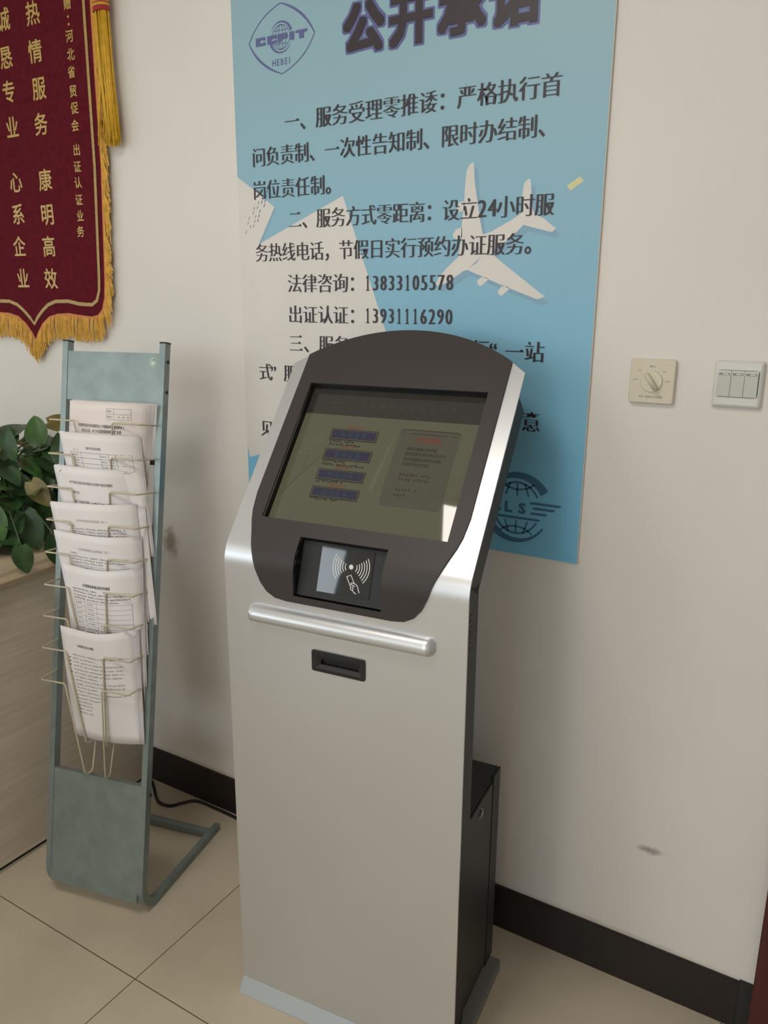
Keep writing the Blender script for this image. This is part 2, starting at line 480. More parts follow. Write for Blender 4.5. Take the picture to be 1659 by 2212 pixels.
# ceiling troffers
lamp_e = mat('lamp_diffuser', (.8, .8, .8), .5, emit=(1, .95, .88), es=1)
for k, (x, y, e) in enumerate(LAMPS):
    le = mat('lamp_diffuser', (.8, .8, .8), .5, emit=(1.0, .935, .86), es=e)
    t = thing('ceiling_light', ('recessed square-cornered ceiling light over the kiosk', 'recessed ceiling light over the counter', 'recessed ceiling light by the left rear window', 'recessed ceiling light by the right rear window')[k], 'ceiling light', (x, y, R['h']), group='ceiling lights')
    b = MB(); b.box((-.3, -.3, -.012), (.3, .3, -.010), le); b.build('diffuser', t)
    b = MB()
    for (p, q) in (((-.325, -.325, -.016), (.325, -.3, 0)), ((-.325, .3, -.016), (.325, .325, 0)), ((-.325, -.3, -.016), (-.3, .3, 0)), ((.3, -.3, -.016), (.325, .3, 0))): b.box(p, q, MT['lamp'])
    b.build('frame', t)

# ------------------------------------------------------------------ counter on the left
t = thing('service_counter', 'grey wood-fronted service counter with beige stone top, left of the rack', 'counter', (-1.889, .4, 0))
b = MB(); b.box((-2.6, -.6, .012), (-1.889, 1.609, .818), MT['wood']); b.build('front_panel', t, (0, 0, 0)).location = (1.889, -.4, 0)
b = MB(); b.box((-2.6, -.6, 0), (-1.894, 1.609, .012), MT['gap']); b.build('floor_gap', t).location = (1.889, -.4, 0)  # near-black box put in for the dark gap between counter and floor
pl = [(-1.866, 1.610), (-1.866, 1.42), (-1.862, 1.28), (-1.850, 1.15), (-1.82, .95), (-1.79, .6), (-1.78, -.62), (-2.64, -.62), (-2.64, 1.610)]
pl = [pl[k] for k in (8, 7, 6, 5, 4, 3, 2, 1, 0)]
bm = bmesh.new(); vs = [bm.verts.new((x, y, .812)) for x, y in pl]; f = bm.faces.new(vs)
ex_ = bmesh.ops.extrude_face_region(bm, geom=[f]); bmesh.ops.translate(bm, vec=(0, 0, .045), verts=[v for v in ex_['geom'] if isinstance(v, bmesh.types.BMVert)])
bmesh.ops.recalc_face_normals(bm, faces=bm.faces[:])
bmesh.ops.bevel(bm, geom=[e for e in bm.edges if abs(e.verts[0].co.z - e.verts[1].co.z) < 1e-5], offset=.018, segments=5, affect='EDGES')
b = MB(); b.bm(bm, MT['stone'], True); b.build('worktop', t).location = (1.889, -.4, 0)

# ------------------------------------------------------------------ poster
PY = R['y1']; BT = .006
PX0, PX1, PZ0, PZ1 = -1.402, -.485, 1.000, 2.52
b = MB(); b.box((PX0, PY - BT, PZ0), (PX1, PY - .0003, PZ1), MT['board'])


def pf(d): return lambda x, z: (x, PY - BT - d, z)


b.flat([(PX0, PZ0), (PX1 - .0015, PZ0), (PX1 - .0015, PZ1), (PX0, PZ1)], MT['poster'], pf(.0002))
d1 = pf(.0004); d2 = pf(.0006); d3 = pf(.0008); d4 = pf(.0016)
card1 = [(-1.402, 1.843), (-1.347, 1.808), (-1.288, 1.767), (-1.340, 1.684), (-1.402, 1.66)]
card2 = [(-1.402, 1.663), (-1.339, 1.684), (-1.088, 1.781), (-.971, 1.48), (-.867, 1.209), (-1.366, 1.151), (-1.394, 1.142), (-1.402, 1.175)]
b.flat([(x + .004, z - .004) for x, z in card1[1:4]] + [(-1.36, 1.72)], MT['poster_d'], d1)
b.flat(card1[::-1], MT['poster_w'], pf(.0005)); b.flat(card2[::-1], MT['poster_w'], d2)
rnd = random.Random(3)
for k in range(5):       # faint slanted print on the small card
    x0 = -1.385 + .014 * k; z0 = 1.70 + .012 * k
    for j in range(6):
        if rnd.random() < .45: continue
        xx = x0 + .0035 * j; zz = z0 + .0105 * j
        b.flat([(xx, zz), (xx + .002, zz - .001), (xx + .005, zz + .006), (xx + .003, zz + .007)], MT['poster_n'] if k > 2 else MT['inkl'], d3)
plane = [(-.761, 1.827), (-.77, 1.823), (-.777, 1.811), (-.779, 1.78), (-.78, 1.757), (-.782, 1.73), (-.785, 1.701), (-.785, 1.675), (-.791, 1.64), (-.816, 1.619), (-.836, 1.6), (-.844, 1.584), (-.839, 1.581), (-.826, 1.583), (-.8, 1.597), (-.775, 1.612), (-.768, 1.613), (-.735, 1.6), (-.718, 1.593), (-.671, 1.575), (-.64, 1.564), (-.609, 1.553), (-.601, 1.554), (-.591, 1.559), (-.598, 1.562), (-.641, 1.593), (-.678, 1.619), (-.71, 1.643), (-.706, 1.656), (-.69, 1.663), (-.669, 1.677), (-.645, 1.699), (-.624, 1.693), (-.59, 1.684), (-.583, 1.683), (-.575, 1.69), (-.582, 1.694), (-.602, 1.709), (-.621, 1.718), (-.627, 1.728), (-.631, 1.755), (-.633, 1.775), (-.635, 1.785), (-.639, 1.786), (-.648, 1.778), (-.65, 1.762), (-.652, 1.736), (-.651, 1.722), (-.671, 1.71), (-.694, 1.699), (-.717, 1.688), (-.735, 1.684), (-.742, 1.712), (-.751, 1.756), (-.757, 1.787), (-.76, 1.814)]
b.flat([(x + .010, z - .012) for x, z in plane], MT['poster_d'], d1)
b.flat(plane, MT['poster_w'], d2)
for e in ([(-.745, 1.589), (-.737, 1.597), (-.723, 1.597), (-.719, 1.592), (-.734, 1.580), (-.741, 1.581)], [(-.696, 1.569), (-.688, 1.578), (-.674, 1.578), (-.671, 1.572), (-.686, 1.560), (-.692, 1.561)], [(-.805, 1.687), (-.798, 1.696), (-.784, 1.700), (-.783, 1.679), (-.795, 1.676), (-.803, 1.680)], [(-.799, 1.731), (-.792, 1.750), (-.780, 1.752), (-.779, 1.734), (-.792, 1.730)]):
    b.flat(e, MT['poster_w'], d2)
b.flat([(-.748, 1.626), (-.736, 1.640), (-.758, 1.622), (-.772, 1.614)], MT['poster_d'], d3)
b.flat([(-.558, 1.768), (-.533, 1.783), (-.525, 1.774), (-.551, 1.758)][::-1], MT['poster_y'], d2)
# lettering
HK = .047; K = MT['poster_k']


def line(s, xs, z, w, h=HK):
    for ch, x in zip(s, xs):
        if ch == '#': continue
        dx = dz = 0
        song(b, ch, x + dx, z + dz, w, h, K, d4)


rng = lambda a, c, n: [a + (c - a) * i / (n - 1) for i in range(n)]
line('一、服务受理零推诿：严格执行首', rng(-1.229, -.601, 15), 1.952, .0455)
line('问负责制、一次性告知制、限时办结制、', rng(-1.331, -.603, 18), 1.882, .0435)
line('岗位责任制。', rng(-1.332, -1.115, 6), 1.808, .0435)
line('二、服务方式零距离：设立##小时服', rng(-1.226, -.602, 17)[:12] + [0, 0] + rng(-.700, -.602, 3), 1.736, .0425) if False else None
X4 = rng(-1.226, -.602, 16)
line('二、服务方式零距离：设立#小时服', X4, 1.736, .0425)
for ch, dx in (('2', -.011), ('4', .0115)): song(b, ch, X4[12] + dx, 1.735, .040, .050, K, d4)
line('务热线电话，节假日实行预约办证服务。', rng(-1.331, -.620, 18), 1.663, .0425)
for s, num, z in (('法律咨询：', '13833105578', 1.589), ('出证认证：', '13931116290', 1.516)):
    line(s, rng(-1.231, -1.051, 5), z, .0455)
    for ch, x in zip(num, rng(-1.020, -.809, 11)): song(b, ch, x, z - .001, .034, .048, K, d4)
line('三、服务', rng(-1.231, -1.094, 4), 1.446, .0455)
line('实行', (-.777, -.731), 1.446, .0455)
line('“一站', (-.688, -.652, -.607), 1.446, .0455)
line('式”服务', (-1.331, -1.292, -1.250, -1.206), 1.371, .0455)
line('见', (-1.331,), 1.225, .0455); line('意', (-.606,), 1.299, .0455)
for ch, x in zip('公开承诺', (-1.032, -.915, -.798, -.683)):
    bold_char(b, ch, x, 2.117, .106, .102, MT['poster_p'], d3, .0084, square=True); bold_char(b, ch, x, 2.117, .106, .102, K, d4, .0043, square=True)
# round-cornered emblem, upper left
V = MT['poster_p']; ecx, ecz = -1.255, 2.1275
cor = [(ecx, ecz + .072), (ecx + .094, ecz - .002), (ecx, ecz - .073), (ecx - .095, ecz + .001)]
for k in range(4):
    p, q = Vector(cor[k]), Vector(cor[(k + 1) % 4]); mid = (p + q) / 2; out = (mid - Vector((ecx, ecz))).normalized()
    pts = [p + (q - p) * i / 12 + out * .0125 * (1 - (2 * i / 12 - 1) ** 2) for i in range(13)]
    thick = k in (0, 2)
    for qd in band(pts, (lambda t: .0022 + .0032 * (1 - (2 * t - 1) ** 2)) if thick else .0022): b.flat(qd, V, d3)
for rx in (.0255, .0155, .006):
    for qd in band([(ecx - .001 + rx * cos(2 * pi * i / 28), ecz + .003 + .0255 * sin(2 * pi * i / 28)) for i in range(29)], .0011): b.flat(qd, V, d3)
for dz in (-.014, 0, .014):
    hw = sqrt(.0255 ** 2 - dz ** 2); b.flat([(ecx - .001 - hw, ecz + .0025 + dz), (ecx - .001 + hw, ecz + .0025 + dz), (ecx - .001 + hw, ecz + .0036 + dz), (ecx - .001 - hw, ecz + .0036 + dz)], V, d3)
for a0, a1, s in ((20, 150, 1), (200, 330, -1)):
    for qd in band(arc(ecx - .001, ecz + .003, .0315, a0, a1, 14), lambda t: .0006 + .006 * (1 - t)): b.flat(qd, V, d3)


def emblem_letter(ch, x0, x1, z0, z1, d=d4):
    w = x1 - x0; h = z1 - z0; q = lambda a, c, e, f: b.flat([(x0 + a * w, z0 + c * h), (x0 + e * w, z0 + c * h), (x0 + e * w, z0 + f * h), (x0 + a * w, z0 + f * h)], V, d)
    if ch == 'C': q(0, 0, .42, 1); q(.42, .70, 1, 1); q(.42, 0, 1, .30); q(.78, .62, 1, .70); q(.78, .30, 1, .38)
    if ch == 'P': q(0, 0, .40, 1); q(.40, .76, 1, 1); q(.40, .34, 1, .56); q(.72, .56, 1, .76)
    if ch == 'I': q(0, 0, 1, 1)
    if ch == 'T': q(0, .70, 1, 1); q(.3, 0, .7, .70)


for ch, a, c in (('C', -.074, -.046), ('C', -.040, -.013), ('P', -.010, .018), ('I', .026, .037), ('T', .042, .074)):
    emblem_letter(ch, ecx + a, ecx + c, ecz - .0075, ecz + .0095)
for ch, dx in zip('HEBEI', (-.0225, -.0105, .0015, .013, .0225)): put_char(b, ch, ecx + dx, 2.0795, .0165, .020, V, d3, .012)
# navy emblem with lettering, lower right
Nv = MT['poster_n']; cx, cz = -.630, 1.106
for qd in band(arc(cx, cz, .074, 32, 165, 18), lambda t: .017 * (1 - t) ** .8 + .003): b.flat(qd, Nv, d3)
for qd in band(arc(cx, cz, .074, 212, 328, 18), lambda t: .004 + .014 * (1 - t) ** 1.2): b.flat(qd, Nv, d3)
for s in (1, -1):
    for qd in band(arc(cx, cz + s * .006, .052, 25 * s, 155 * s, 16), .0042): b.flat(qd, Nv, d3)
    for qd in band(arc(cx, cz + s * .072, .044, -150 * s, -30 * s, 12, .030), .0035): b.flat(qd, Nv, d3)
    for xx in (-.017, 0, .017):
        for qd in band([(cx + xx * 1.6, cz + s * .028), (cx + xx, cz + s * .056)], .0035): b.flat(qd, Nv, d3)
for ch, x in (('C', -.680), ('L', -.649), ('S', -.617)): put_char(b, ch, x, 1.1065, .037, .032, Nv, d3, .045)
for z, xa, xb in ((1.121, -.600, -.528), (1.110, -.593, -.541), (1.098, -.598, -.558)): b.flat([(xa, z - .0028), (xb - .004, z - .0028), (xb, z + .0028), (xa + .002, z + .0028)], Nv, d3)
b.flat([(-.725, 1.0815), (-.575, 1.0815), (-.575, 1.0865), (-.725, 1.0865)], Nv, d3)
b.build('poster', loc=((PX0 + PX1) / 2, PY, PZ0), world=True, label='tall blue service-pledge poster with white model plane and black lettering on the wall', cat='poster')

def rounded_plate(mb, hx, hz, r, steps, m, smooth=True):
    """wall plate: rounded outline lofted through (inset, y) steps, front capped"""
    rings = [[(x, y, z) for x, z in rrect(-hx + i, -hz + i, hx - i, hz - i, max(r - i, .0012), 6)] for i, y in steps]
    n = len(rings[0]); vs = [v for g in rings for v in g]
    fs = [[j * n + k, j * n + (k + 1) % n, (j + 1) * n + (k + 1) % n, (j + 1) * n + k] for j in range(len(rings) - 1) for k in range(n)]
    mb.add(vs, fs, m, smooth); mb.add(rings[-1], [list(range(n))], m, False)


# ------------------------------------------------------------------ wall switches
t = thing('dial_thermostat', 'ivory square air conditioner dial plate on the wall, left of the white switch', 'thermostat', (-.3625, PY, 1.398))
b = MB(); rounded_plate(b, .043, .043, .006, [(0, 0), (0, -.0075), (.0006, -.0092), (.0020, -.0100)], MT['ivory']); ff = lambda x, z: (x, -.0103, z)
G = MT['inkl']


def small(bb, s, x, z, h, m, fn, pitch=.62, off=.01):
    n = len(s)
    for i, ch in enumerate(s): put_char(bb, ch, x + (i - (n - 1) / 2) * h * pitch, z, h, h, m, fn, off)


small(b, 'MED', .0005, .0290, .0050, G, ff, .78); small(b, 'HI', -.0235, .0205, .0050, G, ff, .6); small(b, 'LO', .0222, .0200, .0050, G, ff, .72)
small(b, 'OFF', -.0310, .0025, .0050, G, ff, .72); small(b, 'OFF', .0305, .0010, .0050, G, ff, .72); small(b, 'AIR CONDITIONER', .0, -.0298, .0054, G, ff, .56)
b.build('plate', t)
b = MB(); n = 40
rings = [(.0205, -.0102), (.0205, -.0122), (.0195, -.0135), (.0, -.0138)]
vs = []; fs = []
for r, y in rings[:-1]:
    for k in range(n): vs.append((r * cos(2 * pi * k / n), y, r * sin(2 * pi * k / n)))
for j in range(2):
    for k in range(n): fs.append([j * n + k, j * n + (k + 1) % n, (j + 1) * n + (k + 1) % n, (j + 1) * n + k])
fs.append([2 * n + k for k in range(n)])
b.add(vs, fs, MT['ivory2'])
b.build('dial', t)
dial = bpy.data.objects['dial']
b = MB(); bm = bmesh.new(); bmesh.ops.create_cube(bm, size=1)
for v in bm.verts: v.co = Vector((v.co.x * (.0075 if v.co.y < 0 else .011), -.0190 + v.co.y * .011, v.co.z * .0375))
bmesh.ops.bevel(bm, geom=bm.edges[:], offset=.0022, segments=3, affect='EDGES')
bmesh.ops.rotate(bm, verts=bm.verts[:], cent=(0, 0, 0), matrix=Matrix.Rotation(radians(-37), 3, 'Y'))
b.bm(bm, MT['ivory2'], True); b.build('grip', dial)

t = thing('light_switch', 'white three-gang rocker light switch at the right edge of the wall', 'light switch', (-.2075, PY, 1.400))
b = MB(); rounded_plate(b, .0433, .0433, .005, [(0, 0), (0, -.0050), (.0012, -.0075), (.0035, -.0098), (.0062, -.0110)], MT['wplas'])
fg = lambda x, z: (x, -.0112, z)
b.flat(rrect(-.0355, -.0235, .0355, .0265, .005), MT['gap'], fg)
b.build('plate', t)
for k in range(3):
    b = MB(); x0 = -.0348 + k * .0233; x1 = x0 + .0226
    y1 = -.0152
    z0, z1 = -.0228, .0258
    sec = [(z0, -.0125), (z0 + .001, -.0138), (z1 - .008, -.0163), (z1, -.0148)]
    vs = [(x, y, z) for x in (x0, x1) for z, y in sec] + [(x, -.0112, z) for x in (x0, x1) for z in (z0, z1)]
    b.add(vs, [[0, 4, 5, 1], [1, 5, 6, 2], [2, 6, 7, 3], [3, 7, 11, 9], [0, 8, 10, 4], [0, 1, 2, 3, 9, 8], [4, 10, 11, 7, 6, 5]], MT['wplas2'])
    rk = b.build('rocker', t)
    sl_ = lambda z: -.0138 + (-.0163 + .0138) * (z - z0 - .001) / (z1 - .008 - z0 - .001) - .0003
    b = MB(); fi = lambda x, z: (x, sl_(z) if z < z1 - .008 else -.0163 - .0003 + (z - z1 + .008) * .19, z)
    za = z1 - .0085; zb = z1 - .0042
    b.flat([(x0 + .002, za), (x1 - .002, za), (x1 - .002, zb), (x0 + .002, zb)], MT['ledg'], lambda x, z: (x, -.0166 + max(0, z - z1 + .008) * .17, z))
    b.flat([(x0 + .0085, za + .0012), (x1 - .0045, za + .0012), (x1 - .0045, zb - .0012), (x0 + .0085, zb - .0012)], MT['wplas'], lambda x, z: (x, -.0169 + max(0, z - z1 + .008) * .17, z))
    b.build('indicator', rk)

# ------------------------------------------------------------------ velvet pennant
BY = PY - .010
edge = [(-1.868, 2.46), (-1.868, 2.308), (-1.873, 2.11), (-1.876, 1.902), (-1.888, 1.735), (-1.897, 1.609), (-1.904, 1.555), (-1.918, 1.520), (-1.940, 1.502), (-1.971, 1.496), (-2.020, 1.5), (-2.076, 1.505), (-2.12, 1.503), (-2.161, 1.495), (-2.195, 1.475), (-2.222, 1.447), (-2.240, 1.424)]
mir = lambda P: P + [(-4.480 - x, z) for x, z in P[::-1] if abs(x + 2.24) > 1e-6]
outl = mir(edge)
t = thing('velvet_pennant', 'burgundy velvet pennant with gold characters and gold fringe, hanging upper left', 'pennant', (-2.24, PY, 1.424))
bl = lambda d: (lambda x, z: (x + 2.24, BY - d - PY, z - 1.424))
b = MB(); b.slab(outl[::-1], [], bl(.004), bl(0), MT['velvet'], smooth=False)
Gd = MT['gold']; dd = bl(.0046)


def lishu(ch, x, z, s, m=Gd): bold_char(b, ch, x, z, s * .98, s * 1.0, m, dd, s * .017, shear=-.02, n=6)


for ch, x, z in (('热', -2.110, 2.313), ('情', -2.114, 2.219), ('服', -2.113, 2.125), ('务', -2.119, 2.033), ('康', -2.124, 1.885), ('明', -2.129, 1.791), ('高', -2.136, 1.702), ('效', -2.141, 1.610),
                 ('诚', -2.241, 2.317), ('恳', -2.246, 2.221), ('专', -2.249, 2.132), ('业', -2.250, 2.037), ('心', -2.260, 1.888), ('系', -2.265, 1.798), ('企', -2.275, 1.706), ('业', -2.274, 1.612)): lishu(ch, x, z, .062)
for ch, x, z in (('赠', -1.964, 2.313), ('河', -1.966, 2.235), ('北', -1.967, 2.191), ('省', -1.970, 2.148), ('贸', -1.970, 2.101), ('促', -1.970, 2.059), ('会', -1.974, 2.015), ('出', -1.976, 1.953), ('证', -1.979, 1.910), ('认', -1.982, 1.868), ('证', -1.984, 1.823), ('业', -1.985, 1.780), ('务', -1.989, 1.738), ('公', -2.435, 1.650), ('司', -2.432, 1.605)): lishu(ch, x, z, .032)
for z in (2.281, 2.263): b.flat(circ(-1.965, z, .0035, 10), Gd, dd)
b.build('velvet_panel', t)
inner = [(-1.899, 2.46), (-1.899, 2.314), (-1.903, 2.114), (-1.907, 1.904), (-1.926, 1.61), (-1.930, 1.575), (-1.943, 1.547), (-1.966, 1.535), (-2.021, 1.537), (-2.07, 1.545), (-2.128, 1.544), (-2.165, 1.534), (-2.195, 1.516), (-2.222, 1.495), (-2.240, 1.476)]
b = MB()
for qd in band(mir(inner)[::-1], .0105): b.flat(qd, MT['goldtrim'], bl(.0054))
b.build('gold_braid', t)
b = MB()
for qd in band(outl[::-1], .011): b.slab(qd, [], bl(.0062), bl(.0042), MT['orange'], smooth=False)
b.build('orange_ribbon', t)
# fringe strands, hung along the whole edge
b = MB(); rnd = random.Random(5)
pts = [Vector(p) for p in outl]
for i in range(len(pts) - 1):
    p, q = pts[i], pts[i + 1]; L = (q - p).length; side = abs((q - p).normalized().y) > .8 and p.y > 1.55
    nst = int(L / (.0042 if side else .0019)) + 1
    for k in range(nst):
        c = p.lerp(q, (k + rnd.random()) / nst); d = rnd.uniform(.003, .014)
        right = c.x > -2.24; sg = 1 if right else -1
        if side:
            ln = rnd.uniform(.045, .075); x1 = c.x + sg * rnd.uniform(.010, .026); z1 = c.y - ln; xm = c.x + sg * rnd.uniform(.008, .020)
            w = rnd.uniform(.0012, .0026)
        else:
            ln = rnd.uniform(.052, .074); x1 = c.x + rnd.uniform(-.007, .007); z1 = c.y - ln; xm = (c.x + x1) / 2 + rnd.uniform(-.003, .003); w = rnd.uniform(.0009, .0018)
        zm = (c.y + z1) / 2
        A = [(c.x, c.y, d * .5), (xm, zm, d), (x1, z1, d * .8)]
        vs = []
        for (x, z, dp) in A:
            for s in (-1, 1): vs.append(bl(dp)(x + s * w, z))
            vs.append(bl(dp + w * 1.5)(x, z))
        fs = []
        for j in (0, 3): fs += [[j, j + 2, j + 5, j + 3], [j + 2, j + 1, j + 4, j + 5], [j + 1, j, j + 3, j + 4]]
        b.add(vs, fs, MT['fringe'], False)
b.build('fringe', t)
# side tassel
b = MB(); rnd = random.Random(9)
TX = -1.816
for k in range(90):
    a = rnd.uniform(0, 2 * pi); rr = sqrt(rnd.random()) * .022
    x = TX + rr * cos(a); d = .020 + rr * .6 * sin(a); zb = 1.955 + rnd.uniform(-.012, .018)
    x2 = x + (TX - x) * .15 + .010 + rnd.uniform(-.006, .006)
    if k % 14 == 0: x2 -= rnd.uniform(.02, .05)
    w = .0021
    P = [(x, 2.285), (x + .002 + rnd.uniform(-.003, .003), 2.12), (x2, zb)]
    b.tube([bl(d)(*p) for p in P], w, MT['tassel'], 4)
b.build('tassel_strands', t)
b = MB()
for z0, z1, m in ((2.265, 2.276, 'red'), (2.276, 2.282, 'tassel'), (2.282, 2.285, 'red'), (2.285, 2.293, 'tassel'), (2.293, 2.306, 'red'), (2.306, 2.34, 'tassel')):
    n = 14
    vs = [bl(.020 + .017 * sin(2 * pi * k / n))(TX - .001 + .026 * cos(2 * pi * k / n), z) for z in (z0, z1) for k in range(n)]
    b.add(vs, [[k, (k + 1) % n, n + (k + 1) % n, n + k] for k in range(n)] + [list(range(n)), list(range(n, 2 * n))], MT[m], True)
b.build('tassel_head', t)

# ------------------------------------------------------------------ kiosk
KW = .517; KA = Vector((-1.05199, 1.10718, 0)); KYAW = radians(5.5)
AL = radians(38.8); RF = .08; ZT = 1.038; YF = .021; LA = RF * AL


def prof(s, off=0.0):
    """front profile: s = distance along the panel (0 = start of the bend); returns (y, z)"""
    if s <= 0: return (YF - off, ZT + s)
    if s < LA:
        a = s / RF; return (YF + RF - (RF + off) * cos(a), ZT + (RF + off) * sin(a))
    d = s - LA
    return (YF + RF - (RF + off) * cos(AL) + d * sin(AL), ZT + (RF + off) * sin(AL) + d * cos(AL))


def kf(off): return lambda u, s: (u, *prof(s, off))


SV = lambda v: v + .0566
cuts = [-.004] + [LA * k / 14 for k in range(15)] + [LA + .004]
kiosk = thing('queue_ticket_kiosk', 'silver and dark brown self-service queue ticket kiosk with touchscreen', 'kiosk', KA, KYAW)
arcR = .409; acv = .100
top_arc = lambda u0, u1, n, dv=0.: [(u0 + (u1 - u0) * k / n, SV(acv + dv + sqrt(arcR ** 2 - (u0 + (u1 - u0) * k / n - .2595) ** 2))) for k in range(n + 1)]
s_bot = .030 - ZT
scr = (.061, SV(.050), .4565, SV(.367))
scr_l = [(scr[0], scr[1]), (scr[2], scr[1]), (scr[2], scr[3]), (scr[0], scr[3])]
rec = (.1625, .996 - ZT, .3495, SV(.019))
rec_l = [(rec[0], rec[1]), (rec[2], rec[1]), (rec[2], rec[3]), (rec[0], rec[3])]
slot = (.2005, .849 - ZT, .3165, .8925 - ZT)
slot_l = [(slot[0] + .006, slot[1] + .006), (slot[2] - .006, slot[1] + .006), (slot[2] - .006, slot[3] - .006), (slot[0] + .006, slot[3] - .006)]
outer = [(0, s_bot), (KW, s_bot), (KW, SV(.417)), (.4885, SV(.4385))] + top_arc(.486, .033, 22, -.003)[1:-1] + [(.0305, SV(.4385)), (0, SV(.417))]
b = MB(); b.slab(outer, [scr_l, rec_l, slot_l], kf(0), kf(-.004), MT['silver'], cuts); b.build('front_panel', kiosk)
# bezel
lft = [(.0295, SV(.10)), (.034, SV(.062)), (.040, SV(.040)), (.0485, SV(.018)), (.056, .053), (.066, .027), (.0765, -.004), (.087, -.026), (.101, -.0425), (.120, -.0525), (.145, -.0555)]
rgt = [(KW - .0005 - x, s) for x, s in lft][::-1]
bez = lft + [(.26, -.0555)] + rgt + [(.4875, SV(.4395))] + top_arc(.4875, .0315, 28)[1:-1] + [(.0315, SV(.4395))]
b = MB(); b.slab(bez, [scr_l, rec_l], kf(.0035), kf(.0002), MT['bezel'], cuts); b.build('bezel', kiosk)
# screen pan and display
bz = MT['bezel']; D = -.018
b = MB()
for (a, c) in ((0, 1), (1, 2), (2, 3), (3, 0)):
    p, q = scr_l[a], scr_l[c]; b.add([kf(.0002)(*p), kf(.0002)(*q), kf(D - .004)(*q), kf(D - .004)(*p)], [[0, 3, 2, 1]], MT['black'])
b.flat(scr_l, MT['black'], kf(D - .004)); b.build('screen_surround', kiosk)
b = MB(); df = kf(D); e0 = kf(D + .0001); e1 = kf(D + .0002); e2 = kf(D + .0003); e3 = kf(D + .0004)
b.flat(scr_l, SM['bg'], df)
SX0, SX1, SY0, SY1 = scr[0], scr[2], scr[1], scr[3]; SW = SX1 - SX0; SH = SY1 - SY0
sx = lambda a: SX0 + a * SW; sy = lambda c: SY1 - c * SH        # fractions from the top-left corner
rect = lambda a0, c0, a1, c1: [(sx(a0), sy(c1)), (sx(a1), sy(c1)), (sx(a1), sy(c0)), (sx(a0), sy(c0))]
b.flat(rect(0, 0, 1, .195), SM['head'], e0)
for ch, a in zip('贸促会出认证叫号系统', rng(.325, .825, 10)): put_char(b, ch, sx(a), sy(.104), .0160, .0195, SM['emb'], e1, -.018)
for qd in band(arc(sx(.165), sy(.102), .009, 0, 360, 16), .0008): b.flat(qd, SM['emb'], e1)
for qd in band([(sx(.125), sy(.102)), (sx(.205), sy(.102))], .0012): b.flat(qd, SM['emb'], e1)
rnd = random.Random(21)
btn = [(.255, .420, '0', (.29, .27)), (.395, .560, '1', (.24, .45)), (.530, .695, '1', (.27, .0)), (.655, .835, '0', (.26, .0))]
for k, (c0, c1, num, tails) in enumerate([(.302, .372, '0', (.150, .195)), (.449, .518, '1', (.152, .262)), (.598, .664, '1', (.162, 0)), (.724, .790, '0', (.162, 0))]):
    a0, a1 = .194, .458
    b.flat(rect(a0 - .004, c0 - .005, a1 + .005, c1 + .007), SM['edge'], e0); b.flat(rect(a0, c0, a1, c1), SM['gold'], e1)
    b.flat(rect(a0 + .0045, c0 + .004, a1 - .0045, c1 - .005), SM['blue'], e2)
    for ch, a in zip('取号业务', rng(.268, .385, 4)): put_char(b, ch, sx(a), sy((c0 + c1) / 2 + .002), .0125, .0155, SM['green'], e3, -.012)
    for ch, a in zip('等待人数 ' + num, (.292, .310, .328, .346, .36, .368)): put_char(b, ch, sx(a), sy(c0 - .020), .0076, .0080, SM['red'], e3)
    for j, tl in enumerate(tails):
        if tl: scribble(b, sx(a0 + .003), sx(a0 + tl), sy(c1 + .0165 + j * .023), .0056, SM['dark'], e3, rnd, bold=.26)
# instruction panel
pr = rrect(sx(.578), sy(.800), sx(.902), sy(.266), .008)
b.flat([(x, y + .0016) for x, y in pr], SM['edge'], e0); b.flat([(x, y - .0012) for x, y in pr], SM['lite'], e0); b.flat(pr, SM['panel'], e1)
for ch, a in zip('使用说明', (.694, .726, .758, .790)): put_char(b, ch, sx(a), sy(.333), .0125, .0135, SM['red'], e2, .012)
b.flat(rect(.635, .287, .840, .293), SM['dim'], e2)
for a in (.606, .872):
    for qd in band(arc(sx(a), sy(.291), .0030, 0, 360, 4), .0009): b.flat(qd, SM['dim'], e2)
for s, c, m in (('请轻点屏幕上的按钮', .397, 'dark'), ('选择您要在我们柜台的业务', .432, 'dark'), ('然后根据提示取您的号票', .470, 'dark'), ('您将听到您的号码', .505, 'dark')):
    for i, ch in enumerate(s): put_char(b, ch, sx(.647 + i * .0182), sy(c), .0078, .0086, SM[m], e2, .008)
for c, l in ((.578, .18), (.610, .18), (.682, .13), (.717, .095)): scribble(b, sx(.640), sx(.640 + l), sy(c), .0066, SM['dim'], e2, rnd, bold=.22)
# pale branch drawn across the picture behind the buttons
for P, w, m in (([(.02, .80), (.09, .66), (.17, .52)], .0010, 'head'), ([(.02, .52), (.10, .43), (.17, .37)], .0022, 'lite'), ([(.10, .40), (.16, .345)], .0032, 'lite'), ([(.06, .475), (.12, .455)], .0028, 'lite'), ([(.10, .49), (.10, .62)], .0007, 'head')):
    for qd in band([(sx(a), sy(c)) for a, c in P], w): b.flat(qd, SM[m], e0)
b.flat(circ(sx(.118), sy(.312), .0016, 8), SM['lite'], e0)
b.flat([(sx(.50), sy(.70)), (sx(.54), sy(.38)), (sx(.56), sy(.30)), (sx(.555), sy(.36)), (sx(.525), sy(.72))], SM['lite'], e0)
b.build('touchscreen', kiosk)
